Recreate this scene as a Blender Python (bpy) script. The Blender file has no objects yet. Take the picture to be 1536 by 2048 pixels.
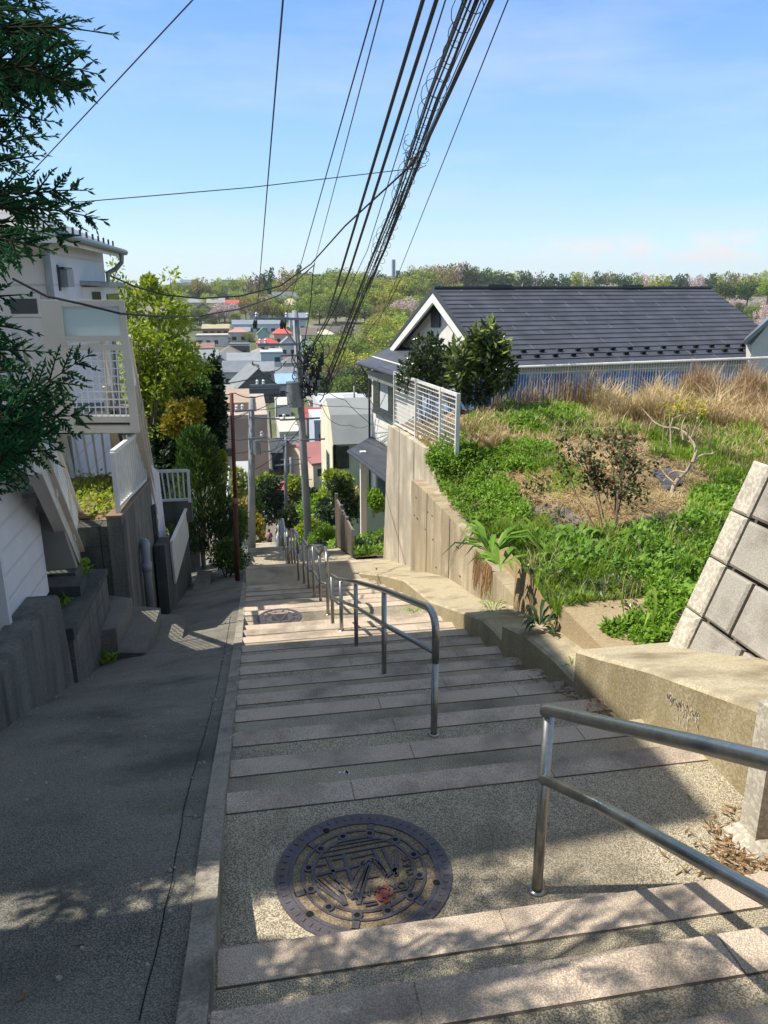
EXPO, SUN_E, SKY_E = 1.25, 3.05, .14; HAZE = .00014
import bpy, math, random
from mathutils import Vector, Matrix, noise as mnoise
random.seed(11)
C = bpy.context.scene.collection
# ------------------------------------------------------------------ camera maths (world: X right across the stairs, Y down the stairs, Z up, eye at 0)
F = 1538.0; TH = math.atan(454/1538.0); CT, ST = math.cos(TH), math.sin(TH)
AZ = math.radians(10); CA, SA = math.cos(AZ), math.sin(AZ)
def ray(x, y):
    u = (x-768)/F; v = -(y-1024)/F
    d0, d1, d2 = u, CT+v*ST, -ST+v*CT
    return Vector((d0*CA+d1*SA, -d0*SA+d1*CA, d2))
def atX(x, y, r): d = ray(x, y); return d*(r/d.x)
def atY(x, y, s): d = ray(x, y); return d*(s/d.y)
def atZ(x, y, z): d = ray(x, y); return d*(z/d.z)
def lerp(a, b, t): return a+(b-a)*t
def interp(tab, s):
    if s <= tab[0][0]:
        (a, b), (c, d) = tab[0], tab[1]
        return b+(d-b)*(s-a)/(c-a)
    for (a, b), (c, d) in zip(tab, tab[1:]):
        if s <= c: return b+(d-b)*(s-a)/(c-a)
    (a, b), (c, d) = tab[-2], tab[-1]
    return b+(d-b)*(s-a)/(c-a)
# ------------------------------------------------------------------ mesh builder
class MB:
    def __init__(self): self.v = []; self.f = []; self.m = []
    def add(self, vs, fs, mi=0):
        o = len(self.v); self.v += [tuple(p) for p in vs]
        for q in fs: self.f.append(tuple(o+i for i in q)); self.m.append(mi)
    def box(self, x0, x1, y0, y1, z0, z1, mi=0):
        self.add([(x0,y0,z0),(x1,y0,z0),(x1,y1,z0),(x0,y1,z0),(x0,y0,z1),(x1,y0,z1),(x1,y1,z1),(x0,y1,z1)],
                 [(3,2,1,0),(4,5,6,7),(0,1,5,4),(1,2,6,5),(2,3,7,6),(3,0,4,7)], mi)
    def obox(self, c, ax, ay, az, mi=0):          # oriented box: centre and three half vectors
        c = Vector(c); vs = []
        for k in (-1, 1):
            for i, j in ((-1,-1),(1,-1),(1,1),(-1,1)): vs.append(c+ax*i+ay*j+az*k)
        self.add(vs, [(3,2,1,0),(4,5,6,7),(0,1,5,4),(1,2,6,5),(2,3,7,6),(3,0,4,7)], mi)
    def bar(self, a, b, w, h, mi=0, up=(0,0,1)):
        a, b = Vector(a), Vector(b); d = (b-a)
        if d.length < 1e-6: return
        dn = d.normalized(); s = dn.cross(Vector(up))
        if s.length < 1e-4: s = dn.cross(Vector((0,1,0)))
        s.normalize(); t = s.cross(dn).normalized()
        self.obox((a+b)/2, d/2, s*w/2, t*h/2, mi)
    def prism(self, poly, ext, mi=0):
        poly = [Vector(p) for p in poly]; e = Vector(ext); n = len(poly)
        vs = poly+[p+e for p in poly]
        fs = [tuple(range(n-1,-1,-1)), tuple(range(n, 2*n))]+[(i,(i+1)%n,n+(i+1)%n,n+i) for i in range(n)]
        self.add(vs, fs, mi)
    def tube(self, pts, r, n=8, mi=0, cap=True):
        pts = [Vector(p) for p in pts]; rs = r if isinstance(r, (list, tuple)) else [r]*len(pts)
        o = len(self.v); prev = None
        for i, p in enumerate(pts):
            if i == 0: d = pts[1]-p
            elif i == len(pts)-1: d = p-pts[i-1]
            else: d = (pts[i+1]-p).normalized()+(p-pts[i-1]).normalized()
            d.normalize()
            if prev is None:
                a = d.cross(Vector((0,0,1)))
                if a.length < 1e-3: a = d.cross(Vector((1,0,0)))
            else:
                a = prev-d*prev.dot(d)
            a.normalize(); prev = a; b = d.cross(a)
            for k in range(n):
                t = 2*math.pi*k/n
                self.v.append(tuple(p+(a*math.cos(t)+b*math.sin(t))*rs[i]))
        for i in range(len(pts)-1):
            for k in range(n):
                self.f.append((o+i*n+k, o+i*n+(k+1)%n, o+(i+1)*n+(k+1)%n, o+(i+1)*n+k)); self.m.append(mi)
        if cap:
            self.f.append(tuple(o+k for k in range(n-1,-1,-1))); self.m.append(mi)
            q = o+(len(pts)-1)*n
            self.f.append(tuple(q+k for k in range(n))); self.m.append(mi)
    def quad(self, a, b, c, d, mi=0): self.add([a,b,c,d], [(0,1,2,3)], mi)
    def grid(self, nx, ny, fn, mi=0):
        o = len(self.v)
        for j in range(ny+1):
            for i in range(nx+1): self.v.append(tuple(fn(i/nx, j/ny)))
        for j in range(ny):
            for i in range(nx):
                a = o+j*(nx+1)+i
                self.f.append((a, a+1, a+nx+2, a+nx+1)); self.m.append(mi)
    def disc(self, c, r, h, n=48, mi=0, r2=None):    # upright cylinder
        c = Vector(c); r2 = r if r2 is None else r2; o = len(self.v)
        for k in range(n): t = 2*math.pi*k/n; self.v.append((c.x+r*math.cos(t), c.y+r*math.sin(t), c.z))
        for k in range(n): t = 2*math.pi*k/n; self.v.append((c.x+r2*math.cos(t), c.y+r2*math.sin(t), c.z+h))
        for k in range(n): self.f.append((o+k, o+(k+1)%n, o+n+(k+1)%n, o+n+k)); self.m.append(mi)
        self.f.append(tuple(o+n+k for k in range(n))); self.m.append(mi)
        self.f.append(tuple(o+k for k in range(n-1,-1,-1))); self.m.append(mi)
    def ring(self, c, r0, r1, h, n=64, mi=0):
        c = Vector(c); o = len(self.v)
        for (r, z) in ((r0,0),(r0,h),(r1,h),(r1,0)):
            for k in range(n): t = 2*math.pi*k/n; self.v.append((c.x+r*math.cos(t), c.y+r*math.sin(t), c.z+z))
        for q in range(3):
            for k in range(n): self.f.append((o+q*n+k, o+(q+1)*n+k, o+(q+1)*n+(k+1)%n, o+q*n+(k+1)%n)); self.m.append(mi)
    def build(self, name, mats, parent=None, smooth=False, loc=None):
        if not isinstance(mats, (list, tuple)): mats = [mats]
        if parent is not None: org = WL[parent.name]
        elif loc is not None: org = Vector(loc)
        else:
            n = len(self.v); org = Vector((sum(p[0] for p in self.v)/n, sum(p[1] for p in self.v)/n, min(p[2] for p in self.v)))
        me = bpy.data.meshes.new(name)
        ox, oy, oz = org
        me.from_pydata([(p[0]-ox, p[1]-oy, p[2]-oz) for p in self.v], [], self.f)
        for m in mats: me.materials.append(m)
        if len(mats) > 1: me.polygons.foreach_set('material_index', self.m)
        if smooth: me.polygons.foreach_set('use_smooth', [True]*len(self.f))
        me.update()
        o = bpy.data.objects.new(name, me); C.objects.link(o)
        if parent is not None: o.parent = parent
        else: o.location = org
        WL[o.name] = Vector(org)
        return o
WL = {}
def tag(o, label=None, cat=None, group=None, kind=None):
    if label: o['label'] = label
    if cat: o['category'] = cat
    if group: o['group'] = group
    if kind: o['kind'] = kind
    return o
def thing(name, loc, label, cat, group=None):
    o = bpy.data.objects.new(name, None); C.objects.link(o); o.location = loc; o.empty_display_size = .1
    WL[o.name] = Vector(loc); return tag(o, label, cat, group)
def dup(o, loc, label=None, group=None, rotz=0, scale=None):
    r = o.copy(); C.objects.link(r); r.location = loc; r.rotation_euler = (0,0,rotz)
    if scale: r.scale = scale if isinstance(scale, tuple) else (scale,)*3
    if label: r['label'] = label
    if group: r['group'] = group
    for ch in list(o.children):
        c = ch.copy(); C.objects.link(c); c.parent = r
        for g in ch.children:
            d = g.copy(); C.objects.link(d); d.parent = c
    return r
# ------------------------------------------------------------------ materials
def srgb(h):
    h = h.lstrip('#'); out = []
    for i in (0,2,4):
        c = int(h[i:i+2],16)/255; out.append(c/12.92 if c <= .04045 else ((c+.055)/1.055)**2.4)
    return tuple(out)+(1,)
def newmat(name):
    m = bpy.data.materials.new(name); m.use_nodes = True
    nt = m.node_tree; nt.nodes.clear(); return m, nt, nt.nodes, nt.links
def col(c): return srgb(c) if isinstance(c, str) else (tuple(c)+(1,))[:4]
def mix(N, L, a, b, fac, mode='MIX'):
    n = N.new('ShaderNodeMix'); n.data_type = 'RGBA'; n.blend_type = mode
    for sock, val in ((n.inputs['Factor'], fac), (n.inputs[6], a), (n.inputs[7], b)):
        if hasattr(val, 'is_linked') or hasattr(val, 'links'): L.new(val, sock)
        else: sock.default_value = val
    return n.outputs[2]
def tex(N, L, co, kind, scale, detail=3, rough=.55, map=None):
    if map:
        mp = N.new('ShaderNodeMapping'); mp.inputs['Scale'].default_value = map; L.new(co, mp.inputs[0]); co = mp.outputs[0]
    if kind == 'noise':
        n = N.new('ShaderNodeTexNoise'); n.inputs['Scale'].default_value = scale; n.inputs['Detail'].default_value = detail; n.inputs['Roughness'].default_value = rough
        L.new(co, n.inputs['Vector']); return n.outputs['Fac']
    n = N.new('ShaderNodeTexVoronoi'); n.inputs['Scale'].default_value = scale; L.new(co, n.inputs['Vector'])
    return n.outputs['Color'] if kind == 'vcol' else n.outputs['Distance']
def ramp(N, L, fac, stops, interp='LINEAR'):
    r = N.new('ShaderNodeValToRGB'); cr = r.color_ramp; cr.interpolation = interp
    while len(cr.elements) < len(stops): cr.elements.new(.5)
    for e, (p, c) in zip(cr.elements, stops): e.position = p; e.color = col(c) if not isinstance(c, (int, float)) else (c,c,c,1)
    L.new(fac, r.inputs[0]); return r.outputs[0]
def mat(name, c1, c2=None, rough=.7, metal=0, scale=3, lo=.35, hi=.65, speck=None, speck_scale=120, speck_amt=.5, streak=None, streak_amt=.5, bump=0, bump_scale=80, bump2=0, bump2_scale=6, dirt=None, dirt_scale=1.2, dirt_lo=.5, dirt_hi=.75, spec=.5, coat=0):
    """one procedural surface: two tones, fine speckle, vertical run-off streaks, large stains, bump"""
    m, nt, N, L = newmat(name)
    out = N.new('ShaderNodeOutputMaterial'); b = N.new('ShaderNodeBsdfPrincipled'); L.new(b.outputs[0], out.inputs[0])
    co = N.new('ShaderNodeNewGeometry').outputs['Position'] if (speck or streak or dirt or bump or c2) else None
    c1 = col(c1); base = c1
    if c2 is not None:
        f = ramp(N, L, tex(N, L, co, 'noise', scale, 5), [(lo,0.),(hi,1.)])
        base = mix(N, L, c1, col(c2), f)
    if speck is not None:
        f = ramp(N, L, tex(N, L, co, 'noise', speck_scale, 2, .7), [(.47,0.),(.55,speck_amt)])
        base = mix(N, L, base, col(speck), f)
        f = ramp(N, L, tex(N, L, co, 'vdist', speck_scale*.8), [(.0,speck_amt*.7),(.32,0.)])
        base = mix(N, L, base, tuple(min(1,x*.35) for x in c1[:3])+(1,), f)
    if dirt is not None:
        f = ramp(N, L, tex(N, L, co, 'noise', dirt_scale, 6, .6), [(dirt_lo,0.),(dirt_hi,.85)])
        base = mix(N, L, base, col(dirt), f)
    if streak is not None:
        f = ramp(N, L, tex(N, L, co, 'noise', 1, 5, .65, map=(5,5,.5)), [(.38,0.),(.75,streak_amt)])
        base = mix(N, L, base, col(streak), f)
    if isinstance(base, tuple): b.inputs['Base Color'].default_value = base
    else: L.new(base, b.inputs['Base Color'])
    b.inputs['Roughness'].default_value = rough; b.inputs['Metallic'].default_value = metal
    b.inputs['Specular IOR Level'].default_value = spec; b.inputs['Coat Weight'].default_value = coat
    h = None
    if bump:
        bn = N.new('ShaderNodeBump'); bn.inputs['Strength'].default_value = bump; bn.inputs['Distance'].default_value = .01
        L.new(tex(N, L, co, 'noise', bump_scale, 4, .65), bn.inputs['Height']); h = bn
    if bump2:
        bn2 = N.new('ShaderNodeBump'); bn2.inputs['Strength'].default_value = bump2; bn2.inputs['Distance'].default_value = .03
        L.new(tex(N, L, co, 'noise', bump2_scale, 4), bn2.inputs['Height'])
        if h: L.new(h.outputs[0], bn2.inputs['Normal'])
        h = bn2
    if h: L.new(h.outputs[0], b.inputs['Normal'])
    return m
def leafmat(name, cs, trans=.35, rough=.5, objvar=.0, spec=.4):
    """leaves: tone varies from leaf to leaf (random per island) and from plant to plant"""
    m, nt, N, L = newmat(name)
    out = N.new('ShaderNodeOutputMaterial'); b = N.new('ShaderNodeBsdfPrincipled'); t = N.new('ShaderNodeBsdfTranslucent'); mx = N.new('ShaderNodeMixShader')
    g = N.new('ShaderNodeNewGeometry')
    n = len(cs); base = ramp(N, L, g.outputs['Random Per Island'], [(i/max(1,n-1), c) for i, c in enumerate(cs)])
    f = tex(N, L, g.outputs['Position'], 'noise', .9, 3)
    base = mix(N, L, base, mix(N, L, base, (.68,.7,.62,1), 1., 'MULTIPLY'), ramp(N, L, f, [(.35,0.),(.65,1.)]))
    if objvar:
        oi = N.new('ShaderNodeObjectInfo'); hs = N.new('ShaderNodeHueSaturation'); L.new(base, hs.inputs['Color'])
        mr = N.new('ShaderNodeMapRange'); mr.inputs[3].default_value = .5-objvar*.06; mr.inputs[4].default_value = .5+objvar*.05; L.new(oi.outputs['Random'], mr.inputs[0]); L.new(mr.outputs[0], hs.inputs['Hue'])
        mr2 = N.new('ShaderNodeMapRange'); mr2.inputs[3].default_value = 1-objvar*.4; mr2.inputs[4].default_value = 1+objvar*.4
        ml = N.new('ShaderNodeMath'); ml.operation = 'MULTIPLY'; ml.inputs[1].default_value = 7.31; L.new(oi.outputs['Random'], ml.inputs[0])
        fr = N.new('ShaderNodeMath'); fr.operation = 'FRACT'; L.new(ml.outputs[0], fr.inputs[0]); L.new(fr.outputs[0], mr2.inputs[0]); L.new(mr2.outputs[0], hs.inputs['Value'])
        base = hs.outputs[0]
    L.new(base, b.inputs['Base Color']); L.new(base, t.inputs['Color'])
    b.inputs['Roughness'].default_value = rough; b.inputs['Specular IOR Level'].default_value = spec
    mx.inputs[0].default_value = trans; L.new(b.outputs[0], mx.inputs[1]); L.new(t.outputs[0], mx.inputs[2]); L.new(mx.outputs[0], out.inputs[0])
    return m
def siding(name, c, line=.17, dark=.6, axis='z', rough=.55, tilt=0):
    """boards or courses: thin darker joint every `line` metres along an axis"""
    m, nt, N, L = newmat(name)
    out = N.new('ShaderNodeOutputMaterial'); b = N.new('ShaderNodeBsdfPrincipled'); L.new(b.outputs[0], out.inputs[0])
    g = N.new('ShaderNodeNewGeometry'); sp = N.new('ShaderNodeSeparateXYZ'); L.new(g.outputs['Position'], sp.inputs[0])
    md = N.new('ShaderNodeMath'); md.operation = 'PINGPONG'; md.inputs[1].default_value = line/2
    L.new(sp.outputs[{'x':0,'y':1,'z':2}[axis]], md.inputs[0])
    f = ramp(N, L, md.outputs[0], [(0,1.),(.012,1.),(.018,0.)])
    c = col(c); nf = ramp(N, L, tex(N, L, g.outputs['Position'], 'noise', 4, 5), [(.3,0.),(.75,.35)])
    base = mix(N, L, c, tuple(x*.72 for x in c[:3])+(1,), nf)
    base = mix(N, L, base, tuple(min(1,x*dark) for x in c[:3])+(1,), f)
    L.new(base, b.inputs['Base Color']); b.inputs['Roughness'].default_value = rough
    bn = N.new('ShaderNodeBump'); bn.inputs['Strength'].default_value = .4; bn.inputs['Distance'].default_value = .01; bn.invert = True
    L.new(f, bn.inputs['Height']); L.new(bn.outputs[0], b.inputs['Normal'])
    return m
def glassmat(name, c=(.02,.03,.035,1), rough=.08):
    m, nt, N, L = newmat(name)
    out = N.new('ShaderNodeOutputMaterial'); b = N.new('ShaderNodeBsdfPrincipled'); L.new(b.outputs[0], out.inputs[0])
    b.inputs['Base Color'].default_value = c; b.inputs['Roughness'].default_value = rough; b.inputs['Specular IOR Level'].default_value = .8
    return m
M = {}
M['tread'] = mat('stair_concrete', '#6d6350', '#857860', .92, scale=2.2, speck='#c9bfa6', speck_scale=210, speck_amt=.9, bump=.55, bump_scale=110, dirt='#4d483d', dirt_scale=1.3, dirt_lo=.48, dirt_hi=.74)
M['nosing'] = mat('nosing_tile', '#9c897b', '#ad9b8c', .9, scale=5, speck='#d4c5ac', speck_scale=230, speck_amt=.9, bump=.6, bump_scale=120, dirt='#5d554c', dirt_scale=2.1, dirt_lo=.47, dirt_hi=.74)
M['joint'] = mat('joint_dark', '#5d564b', '#3f3a31', .95, scale=9)
M['rampc'] = mat('ramp_concrete', '#4d483d', '#6b6555', .93, scale=1.6, speck='#9a988f', speck_scale=170, speck_amt=.6, bump=.7, bump_scale=85, dirt='#34362f', dirt_scale=1.3, dirt_lo=.5, dirt_hi=.72)
M['kerb'] = mat('kerb_concrete', '#7a7468', '#8f8778', .92, scale=5, speck='#a8a090', speck_scale=90, speck_amt=.6, bump=.5, dirt='#4d4a3e', dirt_scale=4, dirt_lo=.48, dirt_hi=.7)
M['wall_concrete'] = mat('weathered_concrete', '#979084', '#aea696', .9, scale=1.4, speck='#c6bba2', speck_scale=90, speck_amt=.35, streak='#7d6f58', streak_amt=.6, bump=.3, bump_scale=40, dirt='#d6cdb8', dirt_scale=1.3, dirt_lo=.5, dirt_hi=.72)
M['wall_brown'] = mat('stained_concrete', '#8f826c', '#a5977d', .9, scale=1.2, speck='#bdb094', speck_scale=90, speck_amt=.4, streak='#665a44', streak_amt=.75, bump=.35, bump_scale=40, dirt='#c4b89d', dirt_scale=1.6, dirt_lo=.52, dirt_hi=.72)
M['kerb_wall'] = mat('mossy_kerb_wall', '#85795c', '#988b6b', .92, scale=2, speck='#b7ab8d', speck_scale=70, speck_amt=.5, streak='#6d5f3c', streak_amt=.6, bump=.5, bump_scale=60, dirt='#8f7a45', dirt_scale=2.2, dirt_lo=.58, dirt_hi=.78)
M['kerb_top'] = mat('kerb_wall_top', '#9b8f73', '#ab9f84', .92, scale=2.4, speck='#c4b99d', speck_scale=80, speck_amt=.6, bump=.5, bump_scale=70, dirt='#6d6047', dirt_scale=2.4, dirt_lo=.46, dirt_hi=.68)
M['block'] = mat('grey_block', '#98938a', '#88837a', .9, scale=1.5, speck='#a8a397', speck_scale=120, speck_amt=.6, bump=.6, bump_scale=60, dirt='#6c675d', dirt_scale=3)
M['pilaster'] = mat('pale_concrete', '#aca596', '#989183', .85, scale=6, speck='#d6d0c2', speck_scale=40, speck_amt=.4, bump=.25)
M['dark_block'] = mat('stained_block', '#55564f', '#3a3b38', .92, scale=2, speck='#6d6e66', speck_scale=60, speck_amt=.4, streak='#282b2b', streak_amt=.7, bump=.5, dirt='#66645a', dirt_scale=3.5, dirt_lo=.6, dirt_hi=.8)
M['old_wall'] = mat('old_wall', '#6f6c64', '#5b5a55', .92, scale=2, speck='#8d8a80', speck_scale=60, speck_amt=.4, streak='#2f302e', streak_amt=.85, bump=.5, dirt='#8d8a80', dirt_scale=2.5, dirt_lo=.58, dirt_hi=.76)
M['steel'] = mat('stainless_steel', '#a3a3a0', '#96968f', .3, metal=.95, scale=50, bump=.04, bump_scale=250)
M['iron'] = mat('cast_iron', '#55525a', '#4a4549', .55, metal=.35, scale=12, speck='#79706a', speck_scale=140, speck_amt=.3, bump=.3, bump_scale=160, dirt='#6d5a48', dirt_scale=14, dirt_lo=.55, dirt_hi=.75)
M['iron_dirt'] = mat('sandy_dirt', '#7b6a50', '#5d5043', .95, scale=20, speck='#a6967a', speck_scale=150, speck_amt=.5, bump=.4)
M['hole'] = mat('black_hole', '#0b0b0c', None, .9)
M['white_siding'] = siding('white_siding', '#dddbd8', .19, .85)
M['lav_siding'] = siding('pale_siding', '#d2d3da', .42, .8)
M['beige_siding'] = siding('beige_siding', '#dcd7d0', .42, .7)
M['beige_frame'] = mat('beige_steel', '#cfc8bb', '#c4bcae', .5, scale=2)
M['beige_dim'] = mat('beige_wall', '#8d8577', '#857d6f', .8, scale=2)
M['white_metal'] = mat('white_metal', '#d8d8d4', '#c7c7c4', .4, scale=6)
M['white_wire'] = mat('white_wire', '#e4e4e0', None, .4)
M['frost'] = None
M['pvc'] = mat('grey_pvc', '#8f9396', '#7f8386', .5, scale=4)
M['rust'] = mat('rust_red_pole', '#4d241e', '#5e3024', .7, scale=6, dirt='#4d241f', dirt_scale=8)
M['plank'] = mat('old_plank', '#86705a', '#75624e', .85, scale=6)
M['soil'] = mat('soil', '#6f5d42', '#857050', .97, scale=4, speck='#a08b66', speck_scale=40, speck_amt=.5, bump=.8, bump_scale=30, dirt='#4d4a2c', dirt_scale=2)
M['dirt_slab'] = mat('dusty_slab', '#8f7d60', '#9e8c6d', .95, scale=3, speck='#b5a483', speck_scale=70, speck_amt=.4, bump=.5, bump_scale=50)
M['film'] = mat('black_film', '#3a3b40', '#55565b', .45, scale=6, bump2=.8, bump2_scale=12, dirt='#8a7758', dirt_scale=5, dirt_lo=.5, dirt_hi=.7)
M['roof_dark'] = None
M['white_trim'] = mat('white_trim', '#dedcd6', '#d0cec8', .6, scale=3)
M['stucco'] = mat('white_stucco', '#d3d0c8', '#c8c4bb', .9, scale=2, bump=.3, bump_scale=120)
M['dark_trim'] = mat('dark_trim', '#33363a', '#3d4044', .45, scale=4)
M['shutter'] = mat('shutter_grey', '#6f7272', '#7d8080', .45, scale=4)
M['glass'] = glassmat('dark_glass')
M['curtain'] = mat('curtain', '#b9bcc0', '#a5a8ad', .8, scale=8)
M['pole'] = mat('concrete_pole', '#7e8184', '#8b8d8f', .8, scale=3, bump=.2)
M['cable'] = mat('black_cable', '#17181b', None, .55)
M['cable_grey'] = mat('grey_cable', '#3f4450', None, .5)
M['insul'] = mat('porcelain', '#c9ccd0', None, .25)
M['galv'] = mat('galvanised', '#8e9496', '#7d8385', .45, metal=.6, scale=8)
M['blue_tarp'] = mat('blue_tarp', '#2b5590', '#4d7bb5', .55, scale=2.4, bump2=.6, bump2_scale=5, dirt='#a9b9c6', dirt_scale=2.2, dirt_lo=.5, dirt_hi=.62)
M['bark'] = mat('bark', '#5b4a3b', '#6d5a48', .95, scale=8, bump=.6, bump_scale=40)
M['bare'] = mat('grey_bark', '#ad9c86', '#94826e', .9, scale=12, bump=.5, bump_scale=60)
M['ground'] = mat('valley_ground', '#4a5434', '#585c3e', .95, scale=.08, dirt='#7d7766', dirt_scale=.03, dirt_lo=.5, dirt_hi=.6)
M['red_leafm'] = mat('dry_leaf', '#8a6a48', '#a6835c', .9, scale=40)
# leaves
M['lf_bright'] = leafmat('leaf_bright_green', ['#7f9420','#9cae30','#b5c040','#8ea026'], .45)
M['lf_yellow'] = leafmat('leaf_golden', ['#8a7a1c','#b59a2a','#6b7a22','#c2a63a'], .4)
M['lf_dark'] = leafmat('leaf_dark_green', ['#1f3320','#2c4426','#384f28','#243a24'], .2)
M['lf_conifer'] = leafmat('leaf_conifer', ['#3a5c20','#547a28','#6a8e30','#2e4c1e'], .35)
M['lf_glossy'] = leafmat('leaf_glossy', ['#2f4420','#3f5528','#56682f','#263a1e'], .2, rough=.28, spec=.6)
M['lf_newglossy'] = leafmat('leaf_new', ['#8a9a4a','#a0ac5c','#76883c'], .35, rough=.35)
M['lf_herb'] = leafmat('leaf_herb', ['#6a9226','#86ae34','#769e2c','#9abc48'], .45)
M['lf_grass'] = leafmat('leaf_grass', ['#769a2c','#94b43a','#aac44e','#688c28'], .45)
M['lf_dry'] = leafmat('dry_grass', ['#c2a878','#d8c294','#ae9668','#e4d4ac'], .3)
M['lf_reed'] = leafmat('dry_reed', ['#ab8f6c','#c4a680','#967a5c','#d6bc98'], .3)
M['lf_rose'] = leafmat('leaf_rose', ['#3a4f26','#4f6630','#6a5a30','#34482a'], .3)
M['lf_rosered'] = leafmat('leaf_rose_red', ['#7a3a2a','#934a30','#a86038'], .35)
M['lf_cypress'] = leafmat('leaf_cypress', ['#1f4a30','#2b5c3a','#3a6a40','#24502f'], .3, rough=.9, spec=.08)
M['cy_twig'] = mat('cypress_twig', '#1d2a1c', '#2c2a1e', .95, scale=30, spec=.05)
M['lf_broad'] = leafmat('leaf_broad', ['#64922e','#82ac3c','#739e34','#9cbe54'], .4)
M['petal_y'] = leafmat('petal_yellow', ['#d8c83a','#c9b82c'], .4)
M['lf_brown'] = leafmat('dry_litter', ['#8a6848','#a8845c','#6d5038','#b59670'], .1)
for nm, cs in (('spring', ['#a4b244','#b6be52','#90a03a','#c4c866']), ('mid', ['#839640','#94a648','#728634','#a2b054']), ('evergreen', ['#3f5630','#4d6638','#5a7240','#364c2c']),
               ('olive', ['#94904e','#a49e5a','#84824a','#b0a866']), ('cherry', ['#e0c8c8','#d4b8b8','#e8d8d6','#c8aaa8']), ('rust', ['#9c8448','#ac9450','#8c7844','#b8a05c']), ('twig', ['#76695a','#857868','#685c4e','#8f8474'])):
    M['far_'+nm] = leafmat('far_leaf_'+nm, cs, .3, .7, objvar=.12 if nm == 'cherry' else .5)
# ------------------------------------------------------------------ camera, sky, sun
sc = bpy.context.scene
cam = bpy.data.cameras.new('camera'); cam.sensor_fit = 'VERTICAL'; cam.sensor_height = 24; cam.lens = F/2048*24
cam.clip_start = .02; cam.clip_end = 12000
co_ = bpy.data.objects.new('camera', cam); C.objects.link(co_); co_.rotation_euler = (math.pi/2-TH, 0, -AZ); sc.camera = co_
sc.view_settings.view_transform = 'Standard'; sc.view_settings.look = 'None'; sc.view_settings.exposure = EXPO; sc.view_settings.gamma = 1
SUN = Vector((-.7, .1, 1.0)).normalized()
sl = bpy.data.lights.new('sun', 'SUN'); sl.energy = SUN_E; sl.angle = math.radians(.53); sl.color = (1, .93, .82)
so = bpy.data.objects.new('sun', sl); C.objects.link(so); so.rotation_euler = SUN.to_track_quat('Z', 'Y').to_euler(); so.location = (-60, 10, 90)
w = bpy.data.worlds.new('World'); sc.world = w; w.use_nodes = True
N, L = w.node_tree.nodes, w.node_tree.links; N.clear()
wo = N.new('ShaderNodeOutputWorld'); bg = N.new('ShaderNodeBackground'); L.new(bg.outputs[0], wo.inputs[0]); bg.inputs['Strength'].default_value = SKY_E
sky = N.new('ShaderNodeTexSky'); sky.sky_type = 'NISHITA'; sky.sun_disc = False; sky.sun_elevation = math.asin(SUN.z); sky.sun_rotation = math.atan2(SUN.x, SUN.y)
sky.air_density = 1.0; sky.dust_density = .3; sky.ozone_density = 3.0; sky.altitude = 50
tc = N.new('ShaderNodeTexCoord')
def cloudlayer(scale, mapv, lo, hi, z0, z1, z2, z3, amt, rot=(0,0,0)):
    mp = N.new('ShaderNodeMapping'); mp.inputs['Scale'].default_value = mapv; mp.inputs['Rotation'].default_value = rot; L.new(tc.outputs['Generated'], mp.inputs[0])
    n = N.new('ShaderNodeTexNoise'); n.inputs['Scale'].default_value = scale; n.inputs['Detail'].default_value = 7; n.inputs['Roughness'].default_value = .6; L.new(mp.outputs[0], n.inputs['Vector'])
    f = ramp(N, L, n.outputs['Fac'], [(lo,0.),(hi,1.)])
    sp = N.new('ShaderNodeSeparateXYZ'); L.new(tc.outputs['Generated'], sp.inputs[0])
    g = ramp(N, L, sp.outputs[2], [(z0,0.),(z1,1.),(z2,1.),(z3,0.)])
    mm = N.new('ShaderNodeMath'); mm.operation = 'MULTIPLY'; L.new(f, mm.inputs[0]); L.new(g, mm.inputs[1])
    m2 = N.new('ShaderNodeMath'); m2.operation = 'MULTIPLY'; m2.inputs[1].default_value = amt; L.new(mm.outputs[0], m2.inputs[0]); return m2.outputs[0], sp
c1, _ = cloudlayer(2.2, (1,1,5), .46, .74, .02, .09, .3, .6, .42, (.12,-.1,.3))
c2, sp2 = cloudlayer(17, (1,1,2.4), .47, .6, .016, .03, .046, .062, 1.)
xm = ramp(N, L, sp2.outputs[0], [(.28,0.),(.45,1.)])
mm = N.new('ShaderNodeMath'); mm.operation = 'MULTIPLY'; L.new(c2, mm.inputs[0]); L.new(xm, mm.inputs[1])
KX = 1/(SKY_E*2**EXPO)
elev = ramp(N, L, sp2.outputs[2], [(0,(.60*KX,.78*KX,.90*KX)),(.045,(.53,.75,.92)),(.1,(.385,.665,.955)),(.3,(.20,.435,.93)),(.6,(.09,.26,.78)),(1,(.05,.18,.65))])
for e_, c_ in zip(elev.node.color_ramp.elements, ((.60,.78,.90),(.53,.75,.92),(.36,.645,.955),(.175,.405,.93),(.33,.41,.53),(.36,.41,.50))): e_.color = c_+(1,)  # upper stops, out of view, made brighter and greyer to fill the shade
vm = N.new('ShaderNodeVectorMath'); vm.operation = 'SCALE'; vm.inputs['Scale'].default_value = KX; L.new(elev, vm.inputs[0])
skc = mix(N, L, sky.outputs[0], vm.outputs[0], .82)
skc = mix(N, L, skc, (.80*KX, .88*KX, .95*KX, 1), c1)
skc = mix(N, L, skc, (.93*KX, .94*KX, .96*KX, 1), mm.outputs[0])
L.new(skc, bg.inputs['Color'])

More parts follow.
